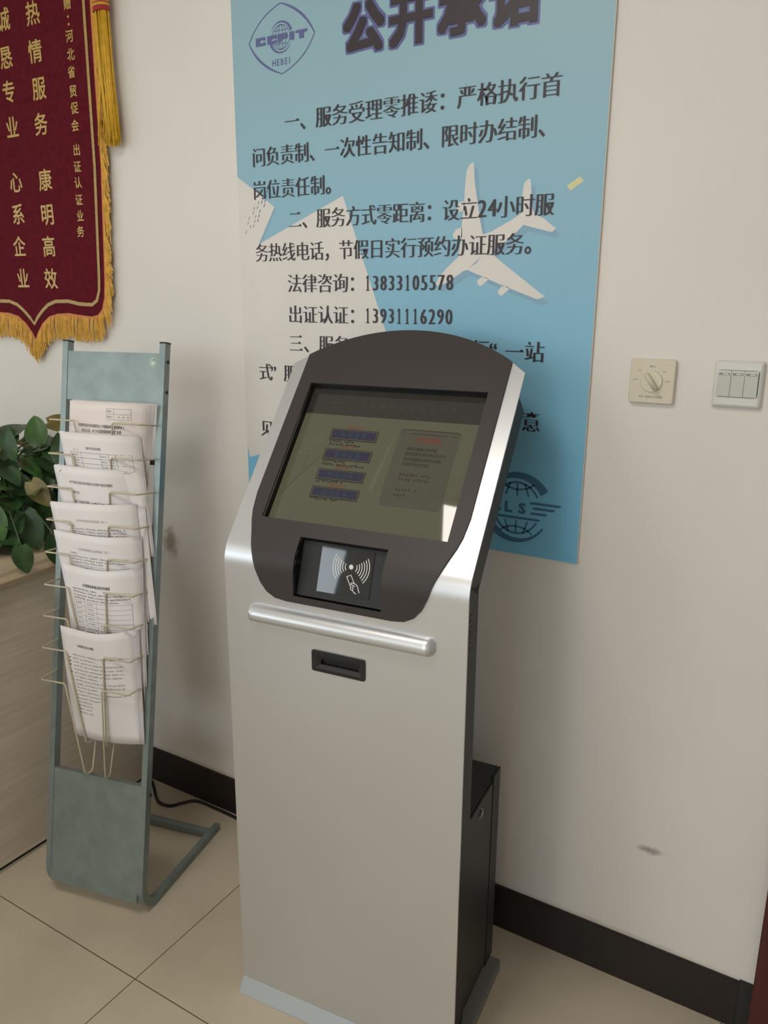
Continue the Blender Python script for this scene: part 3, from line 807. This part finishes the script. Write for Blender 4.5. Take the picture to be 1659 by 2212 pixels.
# card reader recess
P_t = Vector((0, *prof(rec[3], -.012))); P_b = Vector((0, *prof(rec[1], -.008)))
tv = (P_t - P_b).normalized(); nv = Vector((0, -tv.z, tv.y)); LR = (P_t - P_b).length
rf = lambda d: (lambda u, h: tuple(Vector((u, 0, 0)) + P_b + tv * h + nv * d))
b = MB(); b.flat([(rec[0], 0), (rec[2], 0), (rec[2], LR), (rec[0], LR)], MT['recess'], rf(0))
for uu, flip in ((rec[0], 0), (rec[2], 1)):
    S = [rec[1] + (rec[3] - rec[1]) * k / 14 for k in range(15)]
    vs = [kf(.0005)(uu, s) for s in S] + [rf(0)(uu, LR * k / 14) for k in range(15)]
    b.add(vs, [([k, k + 1, 16 + k, 15 + k] if not flip else [k, 15 + k, 16 + k, k + 1]) for k in range(14)], MT['black'])
for ss, hh, fl in ((rec[1], 0, 0), (rec[3], LR, 1)):
    vs = [kf(.0005)(rec[0], ss), kf(.0005)(rec[2], ss), rf(0)(rec[2], hh), rf(0)(rec[0], hh)]
    b.add(vs, [[0, 1, 2, 3] if not fl else [0, 3, 2, 1]], MT['bezel'] if not fl else MT['black'])
rp = b.build('card_reader_recess', kiosk)
b = MB(); g0, g1, h0, h1 = .2055, .3175, .0135, .1035
bm = bmesh.new(); gl = [(g0, h0), (g1, h0), (g1, h1), (g0, h1)]
b.slab(gl, [], rf(.0015), rf(.0002), MT['glass'], smooth=False)
wd = rf(.0018); ccx, cch = .2725, .0690
for s in (1, -1):
    for k in range(6):
        r = .0125 + k * .0052; sp = 30 + 1.5 * k
        for qd in band(arc(ccx, cch, r, 180 * (s < 0) - sp - (6 if s > 0 else -6), 180 * (s < 0) + sp - (6 if s > 0 else -6), 12), .00165): b.flat(qd, MT['white'], wd)
b.flat(circ(ccx, cch, .0046, 20), MT['white'], wd)
hand = [[(.2660, .0500), (.2745, .0540), (.2835, .0395)], [(.2660, .0500), (.2770, .0320)], [(.2835, .0395), (.2785, .0400), (.2765, .0375), (.2800, .0360), (.2860, .0335)], [(.2770, .0320), (.2775, .0280), (.2815, .0265), (.2825, .0300), (.2795, .0330)],
        [(.2815, .0265), (.2850, .0230), (.2900, .0205)], [(.2820, .0390), (.2870, .0385), (.2910, .0350), (.2935, .0290), (.2965, .0235)]]
for P in hand:
    for qd in band(smooth_line([(x, y, 0) for x, y in P], 3) if len(P) > 3 else P, .0015): b.flat(qd, MT['white'], wd)
b.build('card_reader_glass', rp)
# hand rest bar
b = MB(); cs = [(-.0175, 0), (-.0165, .010), (-.0125, .0175), (-.006, .0205), (.004, .0195), (.0125, .0140), (.0170, .0065), (.0178, 0)]
NB = 26; vs = []; fs = []
for k in range(NB + 1):
    tt = k / NB; u = .0575 + (.4575 - .0575) * tt
    e = min(tt, 1 - tt) * .400; sc_ = 1 if e > .014 else sqrt(max(.02, 1 - ((.014 - e) / .014) ** 2))
    for (dz, dy) in cs: vs.append((u, YF - dy * sc_, .9465 + dz * (.35 + .65 * sc_)))
m_ = len(cs)
us = sorted(set([0, .004, .008, .014, .02] + [.02 + .36 * k / 10 for k in range(11)] + [.38, .386, .392, .396, .4]))
vs = []
for du in us:
    e = min(du, .4 - du); sc_ = 1 if e > .014 else sqrt(max(.03, 1 - ((.014 - e) / .014) ** 2))
    for (dz, dy) in cs: vs.append((.0575 + du, YF - dy * sc_, .9465 + dz * (.4 + .6 * sc_)))
for k in range(len(us) - 1):
    for j in range(m_ - 1): fs.append([k * m_ + j, (k + 1) * m_ + j, (k + 1) * m_ + j + 1, k * m_ + j + 1])
fs.append(list(range(m_))); fs.append([(len(us) - 1) * m_ + j for j in range(m_)][::-1])
b.add(vs, fs, MT['silver'], True); b.build('hand_rest_bar', kiosk)
# ticket slot
b = MB(); vf = lambda d: (lambda u, s: (u, YF - d, ZT + s))
o_ = rrect(slot[0], slot[1], slot[2], slot[3], .004)
mid_ = [(slot[0] + .008, slot[1] + .007), (slot[2] - .008, slot[1] + .007), (slot[2] - .008, slot[3] - .009), (slot[0] + .008, slot[3] - .009)]
b.slab(o_, [mid_], vf(.003), vf(0), MT['black'], smooth=False)
inn = [(slot[0] + .0165, slot[1] + .0125), (slot[2] - .017, slot[1] + .0125), (slot[2] - .017, slot[1] + .0225), (slot[0] + .0165, slot[1] + .0225)]
for k in range(4):
    j = (k + 1) % 4
    b.add([vf(.003)(*mid_[k]), vf(.003)(*mid_[j]), vf(-.005)(*inn[j]), vf(-.005)(*inn[k])], [[0, 1, 2, 3]], MT['shell'])
    b.add([vf(-.005)(*inn[k]), vf(-.005)(*inn[j]), vf(-.012)(*inn[j]), vf(-.012)(*inn[k])], [[0, 1, 2, 3]], MT['black'])
b.flat(inn, MT['black'], vf(-.012)); b.build('ticket_slot', kiosk)
# housing behind the panel
hs = [(.020, s_bot), (KW - .020, s_bot), (KW - .020, SV(.400)), (.470, SV(.425))] + top_arc(.47, .047, 16, -.018)[1:-1] + [(.047, SV(.425)), (.020, SV(.400))]
hsb = lambda u, s: (u, *prof(min(s, SV(.42)), -.112))
b = MB(); b.slab(hs, [scr_l, rec_l, slot_l], kf(-.0042), kf(-.112), MT['shell'], cuts); b.build('rear_housing', kiosk)
b = MB()
for k in range(7):
    z = .985 - k * .011
    for y in (.060, .082): b.box((KW - .0205, y, z), (KW - .0192, y + .018, z + .004), MT['black'])
b.build('side_vents', kiosk)
# lower cabinet, side door, lock and base plate
b = MB(); b.box((.025, .0265, .028), (.490, .342, .535), MT['shell'], .002); b.build('cabinet', kiosk)
b = MB()
b.box((.4905, .030, .05), (.495, .2865, .526), MT['shell'], .001); b.build('side_door', kiosk)
sd = bpy.data.objects['side_door']
b = MB(); b.box((.4905, .2935, .03), (.495, .342, .535), MT['shell'], .001); b.build('side_strip', kiosk)
b = MB(); n = 18
for r, x0, x1, m in ((.0105, .4952, .4985, 'chrome'), (.0080, .4985, .5000, 'black'), (.0068, .4990, .5010, 'chrome')):
    vs = [(x, .200 + r * cos(2 * pi * k / n), .505 + r * sin(2 * pi * k / n)) for x in (x0, x1) for k in range(n)]
    b.add(vs, [[k, (k + 1) % n, n + (k + 1) % n, n + k] for k in range(n)] + [[n + k for k in range(n)]], MT[m])
b.box((.5005, .1988, .500), (.5013, .2012, .510), MT['black'])
b.build('lock', sd)
b = MB(); b.box((.0, .0215, 0), (.520, .330, .029), MT['grey'], .001); b.build('base_plate', kiosk)
b = MB(); vs = [(u, y, z) for u in (-.001, .521) for (y, z) in ((0, 0), (.0005, .002), (.0205, .0315), (.0225, .0315), (.0225, 0))]
b.add(vs, [[0, 5, 6, 1], [1, 6, 7, 2], [2, 7, 8, 3], [3, 8, 9, 4], [0, 4, 9, 5], [0, 1, 2, 3, 4], [5, 9, 8, 7, 6]], MT['silver2']); b.build('front_lip', kiosk)

# power cable on the floor
b = MB(); cp = [(-1.90, 1.602, .005), (-1.862, 1.594, .005), (-1.826, 1.571, .005), (-1.779, 1.537, .005), (-1.744, 1.521, .005), (-1.705, 1.528, .005), (-1.681, 1.563, .005), (-1.65, 1.590, .005), (-1.571, 1.592, .005), (-1.50, 1.590, .005), (-1.30, 1.575, .005), (-1.10, 1.55, .005), (-.98, 1.53, .005)]
b.tube(smooth_line(cp[1:], 5), .0045, MT['cable'], 8)
b.build('power_cable', loc=(-1.6, 1.56, 0), world=True, label='black power cable lying on the floor along the skirting behind the rack', cat='cable')

# ------------------------------------------------------------------ brochure rack
RA = Vector((-1.422, 1.188, 0)); RYAW = radians(12.3)
LT = atan(.187); TV = Vector((0, sin(LT), cos(LT))); NV = Vector((0, -cos(LT), sin(LT))); RP0 = Vector((0, -.05, 0))
rp_ = lambda x, s, off=0.0: Vector((x, 0, 0)) + RP0 + TV * s + NV * off
rack = thing('brochure_rack', 'grey-green metal leaflet rack with cream wire pockets beside the kiosk', 'rack', RA, RYAW)


def frame_tube(x0, x1):
    """rectangular tube: floor runner, bend, leaning post"""
    th = .022; c = []
    zc = th / 2
    c += [(.346, zc), (.20, zc)]
    B = Vector((-.05 + .187 * zc + th / 2 / cos(LT), zc)); rb = .060
    d1 = Vector((-1, 0)); d2 = Vector((sin(LT), cos(LT))); ang = d1.angle(d2); tl = rb * math.tan(ang / 2)
    p1 = B - d1 * tl; ce = p1 + Vector((0, rb))
    n = 9
    for k in range(n + 1):
        a = -pi / 2 - ang * k / n; c.append((ce.x + rb * cos(a), ce.y + rb * sin(a)))
    L_end = (1.470 - .05)
    e = rp_(0, 1.471, -th / 2); c.append((e.y, e.z))
    vs = []; fs = []
    for i, p in enumerate(c):
        q0 = Vector(c[max(i - 1, 0)]); q1 = Vector(c[min(i + 1, len(c) - 1)]); t_ = (q1 - q0).normalized(); nn = Vector((t_.y, -t_.x)) * th / 2
        for x in (x0, x1):
            for s in (1, -1): vs.append((x, p[0] + nn.x * s, p[1] + nn.y * s))
    for i in range(len(c) - 1):
        o = i * 4; q = o + 4
        fs += [[o, q, q + 2, o + 2], [o + 1, o + 3, q + 3, q + 1], [o, o + 1, q + 1, q], [o + 2, q + 2, q + 3, o + 3]]
    fs += [[0, 2, 3, 1], [len(vs) - 4, len(vs) - 3, len(vs) - 1, len(vs) - 2]]
    m = MB(); m.add(vs, fs, MT['rack']); return m, e


for x0, x1 in ((-.016, 0), (-.303, -.287)):
    m, e = frame_tube(x0, x1); ft = m.build('frame_tube', rack)
    m = MB(); o = rp_(0, 1.471, 0); o2 = rp_(0, 1.471, -.022)
    vs = [(x, y, z) for (y, z) in ((o.y - .0005, o.z), (o2.y + .0005, o2.z)) for x in (x0 - .0005, x1 + .0005)] + [(x, y, z) for (y, z) in ((o.y - .0005 + .0007, o.z + .004), (o2.y + .0012, o2.z + .004)) for x in (x0 - .0005, x1 + .0005)]
    m.add(vs, [[0, 1, 5, 4], [3, 2, 6, 7], [2, 0, 4, 6], [1, 3, 7, 5], [4, 5, 7, 6], [0, 2, 3, 1]], MT['rackd']); m.build('end_cap', ft)
    if x1 == 0:
        for (y, z) in ((.226, 1.401), (.213, 1.329), (.030, .322)):
            m = MB(); vs = [(.0006, y + .0048 * cos(2 * pi * k / 12), z + .0048 * sin(2 * pi * k / 12)) for k in range(12)] + [(.0026, y + .003 * cos(2 * pi * k / 12), z + .003 * sin(2 * pi * k / 12)) for k in range(12)]
            m.add(vs, [[k, (k + 1) % 12, 12 + (k + 1) % 12, 12 + k] for k in range(12)] + [[12 + k for k in range(12)]], MT['rackd']); m.build('screw', ft)
rs = lambda off: (lambda x, s: tuple(rp_(x, s, off)))
b = MB(); b.slab([(-.287, 1.3255), (-.016, 1.3255), (-.016, 1.4475), (-.287, 1.4475)], [], rs(-.0015), rs(-.006), MT['rack'], smooth=False); b.build('header_panel', rack)
b = MB(); f1 = rs(-.0010); f2 = rs(-.0007); b.flat(circ(-.0335, 1.4245, .0118, 28), MT['stickw'], f1)
for qd in band(arc(-.0335, 1.4245, .0085, 40, 395, 24), .0048): b.flat(qd, MT['teal'], f2)
for qd in band(arc(-.0295, 1.4275, .0040, 10, 200, 8), .0028): b.flat(qd, MT['teal'], f2)
b.build('round_sticker', rack, label='round pale green swirl sticker')
b = MB(); b.slab([(-.287, .045), (-.016, .045), (-.016, .357), (-.287, .357)], [], rs(-.0015), rs(-.007), MT['rack'], smooth=False)
b.slab([(-.287, .350), (-.016, .350), (-.016, .357), (-.287, .357)], [], rs(-.007), rs(-.018), MT['rack'], smooth=False); b.build('lower_panel', rack)
b = MB(); b.box((-.287, .296, .003), (-.016, .318, .021), MT['rack']); b.build('floor_crossbar', rack)
for s in (1.1805,):
    b = MB(); b.slab([(-.287, s - .006), (-.016, s - .006), (-.016, s + .006), (-.287, s + .006)], [], rs(-.014), rs(-.018), MT['rust'], smooth=False); b.build('back_crossbar', rack)
ARM = [1.271, 1.187, 1.104, 1.021, .939, .856, .776, .694, .611]; WR = .0022
for k, s in enumerate(ARM):
    m = MB(); att = s + (.001 + .0011 * k); bs = s - .243
    Rw = [(-.014, att, -.010), (-.0175, att, .004), (-.022, s, .057), (-.0255, s, .060), (-.096, s, .060), (-.100, s - .004, .060), (-.111, bs + .004, .019), (-.1115, bs - .002, .012), (-.112, bs, .004), (-.1125, bs + .006, -.003), (-.108, bs + .10, -.010), (-.106, bs + .17, -.012)]
    Lw = [(-.289, att, -.010), (-.2875, att, .004), (-.285, s + .0005, .058), (-.2825, s, .0605), (-.214, s, .060), (-.210, s - .004, .060), (-.174, bs + .004, .019), (-.1725, bs - .002, .012), (-.1695, bs, .004), (-.167, bs + .006, -.003), (-.165, bs + .10, -.010), (-.164, bs + .17, -.012)]
    for P in (Rw, Lw): m.tube([rp_(*p) for p in P], WR, MT['wire'], 7)
    m.build('wire_pocket', rack)

# ------------------------------------------------------------------ forms standing in the pockets
# corners in the rack's own plane: (x, distance up the posts, distance in front)
forms = [
    dict(n='p1', TL=(-.228, 1.321, .056), TR=(-.024, 1.320, .022), BL=(-.262, 1.032, .015), BR=(-.052, 1.032, .004), sag=.002, bow=.004, m='paper1', extra=((.004, -.001), (.007, .002), (.010, .000)),
         label='stack of pinkish white forms in the topmost rack pocket, just under the header'),
    dict(n='p2', TL=(-.246, 1.244, .070), TR=(-.044, 1.243, .030), BL=(-.205, .950, .015), BR=(-.006, .950, .004), sag=.002, bow=.004, m='paper', extra=((.003, -.002),),
         label='stack of forms with a ruled table in the second rack pocket from the top'),
    dict(n='p3', TL=(-.257, 1.161, .070), TR=(-.059, 1.159, .032), BL=(-.215, .868, .015), BR=(-.030, .868, .006), sag=.003, bow=.005, m='paper', extra=((-.004, -.003), (.003, .001)),
         label='stapled notice sheets in the third rack pocket from the top'),
    dict(n='p4', TL=(-.265, 1.069, .070), TR=(-.043, 1.078, .030), BL=(-.225, .786, .015), BR=(-.010, .786, .004), sag=.003, bow=.005, m='paper', extra=((-.003, -.004), (.018, -.008)),
         label='application forms with a grey heading in the fourth rack pocket from the top'),
    dict(n='p5', TL=(-.253, .999, .070), TR=(-.031, .999, .030), BL=(-.215, .703, .015), BR=(-.012, .703, .006), sag=.006, bow=.008, m='paper', extra=((.004, -.002),),
         label='application forms with a part-ruled table in the fifth rack pocket from the top'),
    dict(n='p6', TL=(-.222, .919, .070), TR=(-.022, .924, .030), BL=(-.212, .620, .015), BR=(-.012, .620, .006), sag=.012, bow=.012, m='paper', extra=((.003, -.001),),
         label='certificate forms with a large ruled table in the sixth rack pocket from the top'),
    dict(n='p7', TL=(-.222, .762, .072), TR=(-.030, .770, .034), BL=(-.212, .470, .017), BR=(-.0185, .474, .006), sag=.013, bow=.012, m='paper', extra=((.010, -.004), (.006, -.002)),
         label='bullet-pointed instruction sheets in the lowest filled rack pocket, bottom edge exposed'),
]


def sheet_fn(F, d=0.0, dx=0.0, dsx=0.0):
    c = [Vector(F[k]) for k in ('TL', 'TR', 'BL', 'BR')]

    def fn(a, v):                      # a: 0 left..1 right, v: 0 top..1 bottom
        a += dx / .206
        p = c[0].lerp(c[1], a).lerp(c[2].lerp(c[3], a), v)
        q = 1 - (2 * a - 1) ** 2
        s = p.y - F['sag'] * q * (1 - v * .35) + dsx
        o = p.z + (.027 * sin(pi * min(a, 1) ** 2) - F['bow'] * q * .3) * (1 - v) + d
        return tuple(rp_(p.x, s, o))
    return fn


def sheet_mesh(mb, fn, fb, m, na=14, nv=14):
    vs = [f(a / na, v / nv) for f in (fn, fb) for v in range(nv + 1) for a in range(na + 1)]; w = na + 1; h = w * (nv + 1); fs = []
    for v in range(nv):
        for a in range(na):
            i = v * w + a; fs.append([i, i + w, i + w + 1, i + 1]); fs.append([h + i, h + i + 1, h + i + w + 1, h + i + w])
    loop = [a for a in range(w)] + [v * w + na for v in range(1, nv + 1)] + [nv * w + a for a in range(na - 1, -1, -1)] + [v * w for v in range(nv - 1, 0, -1)]
    for k in range(len(loop)):
        i, j = loop[k], loop[(k + 1) % len(loop)]; fs.append([i, j, h + j, h + i])
    mb.add(vs, fs, m, True)


def table(bb, fn, xs, ys, m, w=.0030, wv=.0022):
    for y in ys:
        for i in range(8):
            a0 = xs[0] + (xs[-1] - xs[0]) * i / 8; a1 = xs[0] + (xs[-1] - xs[0]) * (i + 1) / 8
            bb.flat([(a0, y), (a1, y), (a1, y + wv), (a0, y + wv)], m, fn)
    for x in xs:
        for i in range(6):
            v0 = ys[0] + (ys[-1] - ys[0]) * i / 6; v1 = ys[0] + (ys[-1] - ys[0]) * (i + 1) / 6
            bb.flat([(x, v0), (x + w, v0), (x + w, v1), (x, v1)], m, fn)


for F in forms:
    root = thing('form_stack', F['label'], 'paper', RA, RYAW, 'forms standing in the rack pockets')
    k = F['n']; rnd = random.Random(k)
    b = MB(); sheet_mesh(b, sheet_fn(F), sheet_fn(F, -.0009), MT[F['m']])
    tf = sheet_fn(F, .0005)
    fn = lambda a, v: tf(a, v)
    flip = lambda a, y: tf(a, -y)                      # y up for text
    I, IL = MT['ink'], MT['inkl']
    H = .29; Wd = .206

    def heading(s, a0, a1, v, h, m=I, off=.004):
        n = len(s)
        for i, ch in enumerate(s):
            put_char(b, ch, a0 + (a1 - a0) * (i + .5) / n, -v, (a1 - a0) / n * (1.0 if CJK(ch) else 1.3), h / H, m, flip, off)

    def body(a0, a1, v, h=.0042, m=IL, bold=.2):
        scr_fn = lambda x, y: tf(x / Wd, -y / H)
        scribble(b, a0 * Wd, a1 * Wd, -v * H, h, m, scr_fn, rnd, bold=bold)

    def tab(xs, ys, m=IL): table(b, lambda a, y: tf(a, y), xs, ys, m)
    if k == 'p1':
        tab([.535, .64, .845], [.045, .090, .135]); heading('单证编号：', .545, .625, .068, .0042); heading('年 月 日', .70, .83, .114, .0036); heading('收件日期：', .545, .625, .114, .0042)
        heading('中国贸促会河北省委员会(中国国际商会河北商会)', .12, .785, .198, .0088, I, .010); heading('出证认证、ATA及其他国际商事法律业务', .17, .745, .240, .0088, I, .010)
    if k == 'p2':
        heading('临时开证员信息表', .33, .56, .122, .0070, MT['ink']); tab([.10, .24, .53, .65, .745, .92], [.160, .205, .250, .295], I)
        heading('单 位', .15, .21, .140, .0040, IL)
        for v in (.183, .228, .272): body(.12, .21, v); body(.54, .64, v); body(.70, .74, v)
        body(.30, .5, .310); body(.80, .9, .310)
    if k == 'p3':
        heading('关于我会注册企业申请自主打印原产地证的通知', .16, .80, .130, .0078, I, .004); heading('各有关企业', .16, .29, .215, .0066)
        for v in (.292, .326): body(.16, .84, v, .0068, I, .16)
        for qd in band([(.05, .055), (.085, .035)], .004): b.flat(qd, I, lambda a, y: tf(a, y))
    if k == 'p4':
        heading('代办申请领事认证申请表（表一）', .28, .72, .150, .0072, IL, -.006); heading('中国贸促会：', .16, .27, .200, .0044, IL)
        for v, e in ((.222, .90), (.246, .90), (.270, .88), (.292, .30)): body(.16 + (v < .23) * .05, e, v, .0046)
    if k == 'p5':
        heading('代办申请领事认证申请表（表二）', .28, .74, .130, .0072, IL, -.004); heading('中国贸促会：', .16, .27, .170, .0044, IL)
        for v, e in ((.196, .90), (.222, .90), (.246, .62)): body(.17, e, v, .0046)
        tab([.18, .27, .42, .92], [.268, .312, .356])
        for v in (.290, .334): body(.20, .25, v); body(.30, .40, v)
    if k == 'p6':
        heading('办理国际商事证明书申请表', .24, .66, .150, .0086, I, .012); heading('编号', .55, .595, .186, .0046); b.flat([(.60, .196), (.75, .196), (.75, .199), (.60, .199)], IL, lambda a, y: tf(a, y))
        for v, e in ((.192, .48), (.218, .90), (.246, .90), (.272, .78)): body(.10, e, v, .0046, I, .16)
        tab([.10, .24, .42, .90], [.292, .334, .376, .418, .460, .505])
        for v in (.312, .355, .397, .440, .482): body(.12, .21, v); body(.27, .39, v)
        body(.46, .58, .482)
        for v in (.530, .556, .582): body(.10, .86, v, .0050, IL, .24)
    if k == 'p7':
        heading('注意事项及办证须知：', .21, .50, .145, .0072, I, .010)
        for i in range(17):
            v = .235 + i * .0335
            e = .88 if i < 11 else .60
            if i in (1, 6, 9, 12): e = .48
            body(.13, e - .25 * (i > 12), v, .0044, IL, .2)
            if i in (1, 2, 3, 5, 7, 9, 10): b.flat([(.075, v - .005), (.095, v - .005), (.095, v + .006), (.075, v + .006)], I, lambda a, y: tf(a, y))
    b.build('front_sheet', root)
    for j, (dx, ds) in enumerate(F['extra']):
        b = MB(); d0 = -.0026 - .0026 * j
        sheet_mesh(b, sheet_fn(F, d0, dx, ds), sheet_fn(F, d0 - .0014, dx, ds), MT['paper2' if j % 2 == 0 else F['m']], 10, 10)
        b.build('sheet_behind', root)

# ------------------------------------------------------------------ pothos on the counter
ZC = .857
plant = thing('potted_pothos', 'leafy green pothos in a dark pot on the counter behind the rack', 'plant', (-2.16, 1.36, ZC))
b = MB(); n = 28; pr_ = [(.070, 0), (.088, .13), (.093, .132), (.093, .150), (.086, .150), (.082, .132), (0.001, .130)]
vs = [(r * cos(2 * pi * k / n), r * sin(2 * pi * k / n), z) for r, z in pr_ for k in range(n)]
b.add(vs, [[j * n + k, j * n + (k + 1) % n, (j + 1) * n + (k + 1) % n, (j + 1) * n + k] for j in range(len(pr_) - 1) for k in range(n)] + [list(range(n))[::-1]], MT['pot'], True); b.build('pot', plant)
leaves = MB(); stems = MB(); rnd = random.Random(14)


def leaf(mb, base, direc, up_, L, m, curl=.25):
    """heart-shaped blade with a folded midrib and drooping tip"""
    d = direc.normalized(); sd_ = d.cross(up_).normalized(); nn = sd_.cross(d).normalized()
    vs = []; fs = []; N = 14
    for i in range(N + 1):
        t_ = i / N
        wv = .74 * L * (t_ * .97 + .03) ** .45 * (1 - t_) ** .82
        back = -.55 * L * max(0, .16 - t_)
        c = base + d * (L * t_) - nn * (curl * L * t_ * t_)
        for s in (-1, -.5, 0, .5, 1):
            vs.append(c + sd_ * (wv * s) + nn * (abs(s) * wv * .34 - .06 * wv * s * s) + d * (back * abs(s)))
    for i in range(N):
        for j in range(4):
            a = i * 5 + j; fs.append([a, a + 1, a + 6, a + 5])
    mb.add(vs, fs, m, True)


for k in range(105):
    th = rnd.uniform(0, 2 * pi); el = rnd.uniform(-.75, 1.0)
    rr = rnd.uniform(.35, 1.0) ** .6
    c = Vector((.185 * rr * cos(th), .165 * rr * sin(th), .165 + .205 * rr * el))
    if c.z < -.0: c.z = rnd.uniform(.02, .08)
    c.y = min(c.y, .20)
    L = rnd.uniform(.080, .125); out = Vector((cos(th), sin(th), 0))
    d = (out * rnd.uniform(.4, 1) + Vector((0, 0, rnd.uniform(-.9, .55))) + Vector((rnd.uniform(-.4, .4), rnd.uniform(-.4, .4), 0))).normalized()
    u_ = (Vector((0, 0, 1)) + out * .5 + Vector((.5, -.7, .1)) * rnd.uniform(.2, 1.1)).normalized()
    m = MT['leaf2'] if rnd.random() < .08 else (MT['leaf3'] if rnd.random() < .25 else MT['leaf'])
    leaf(leaves, c, d, u_, L, m, rnd.uniform(.1, .4))
    o = Vector((rnd.uniform(-.05, .05), rnd.uniform(-.05, .05), .125)); md = (o + c) / 2 + Vector((0, 0, .05))
    stems.tube(smooth_line([o, md, c], 4), .0019, MT['stem'], 5)
# a few hanging and reaching leaves
for (p, d, u_, L, m) in (((.318, -.150, .066), (.04, .06, -1), (.7, -.7, .1), .082, 'leaf'), ((.318, -.048, .068), (.05, 0, -1), (.8, -.6, .1), .090, 'leaf'), ((.17, -.06, .27), (.05, .0, 1), (.6, -.8, .2), .085, 'leaf'), ((.10, -.07, .26), (-.25, .0, 1), (.6, -.8, .2), .085, 'leaf'), ((.20, .02, .30), (-.5, .2, .7), (.5, -.8, .4), .10, 'leaf3'), ((.16, -.12, .14), (.1, -.1, -1), (.7, -.7, .3), .12, 'leaf3'), ((.20, -.05, .12), (.3, 0, -.8), (.7, -.7, .3), .115, 'leaf'), ((.10, -.12, .23), (-.15, 0, 1), (.7, -.8, .3), .105, 'leaf3'), ((.24, .05, .26), (-.8, .1, .55), (.6, -.7, .5), .10, 'leaf'), ((.265, .06, .24), (-.55, .1, .85), (.6, -.7, .4), .11, 'leaf'), ((.20, .05, .29), (-.9, .1, -.1), (.4, -.6, .8), .095, 'leaf3'), ((.20, -.02, .20), (.5, .1, -.6), (.6, -.7, .4), .085, 'leaf2')):
    leaf(leaves, Vector(p), Vector(d), Vector(u_).normalized(), L, MT[m], .15)
    stems.tube(smooth_line([Vector((.02, 0, .125)), Vector(p) * .6 + Vector((0, 0, .09)), Vector(p)], 5), .0019, MT['stem'], 5)
leaves.build('foliage', plant); stems.build('stems', plant)
b = MB(); b.flat(circ(0, 0, .081, 24), MT['soil'], lambda x, y: (x, y, .1305)); b.build('soil', plant)
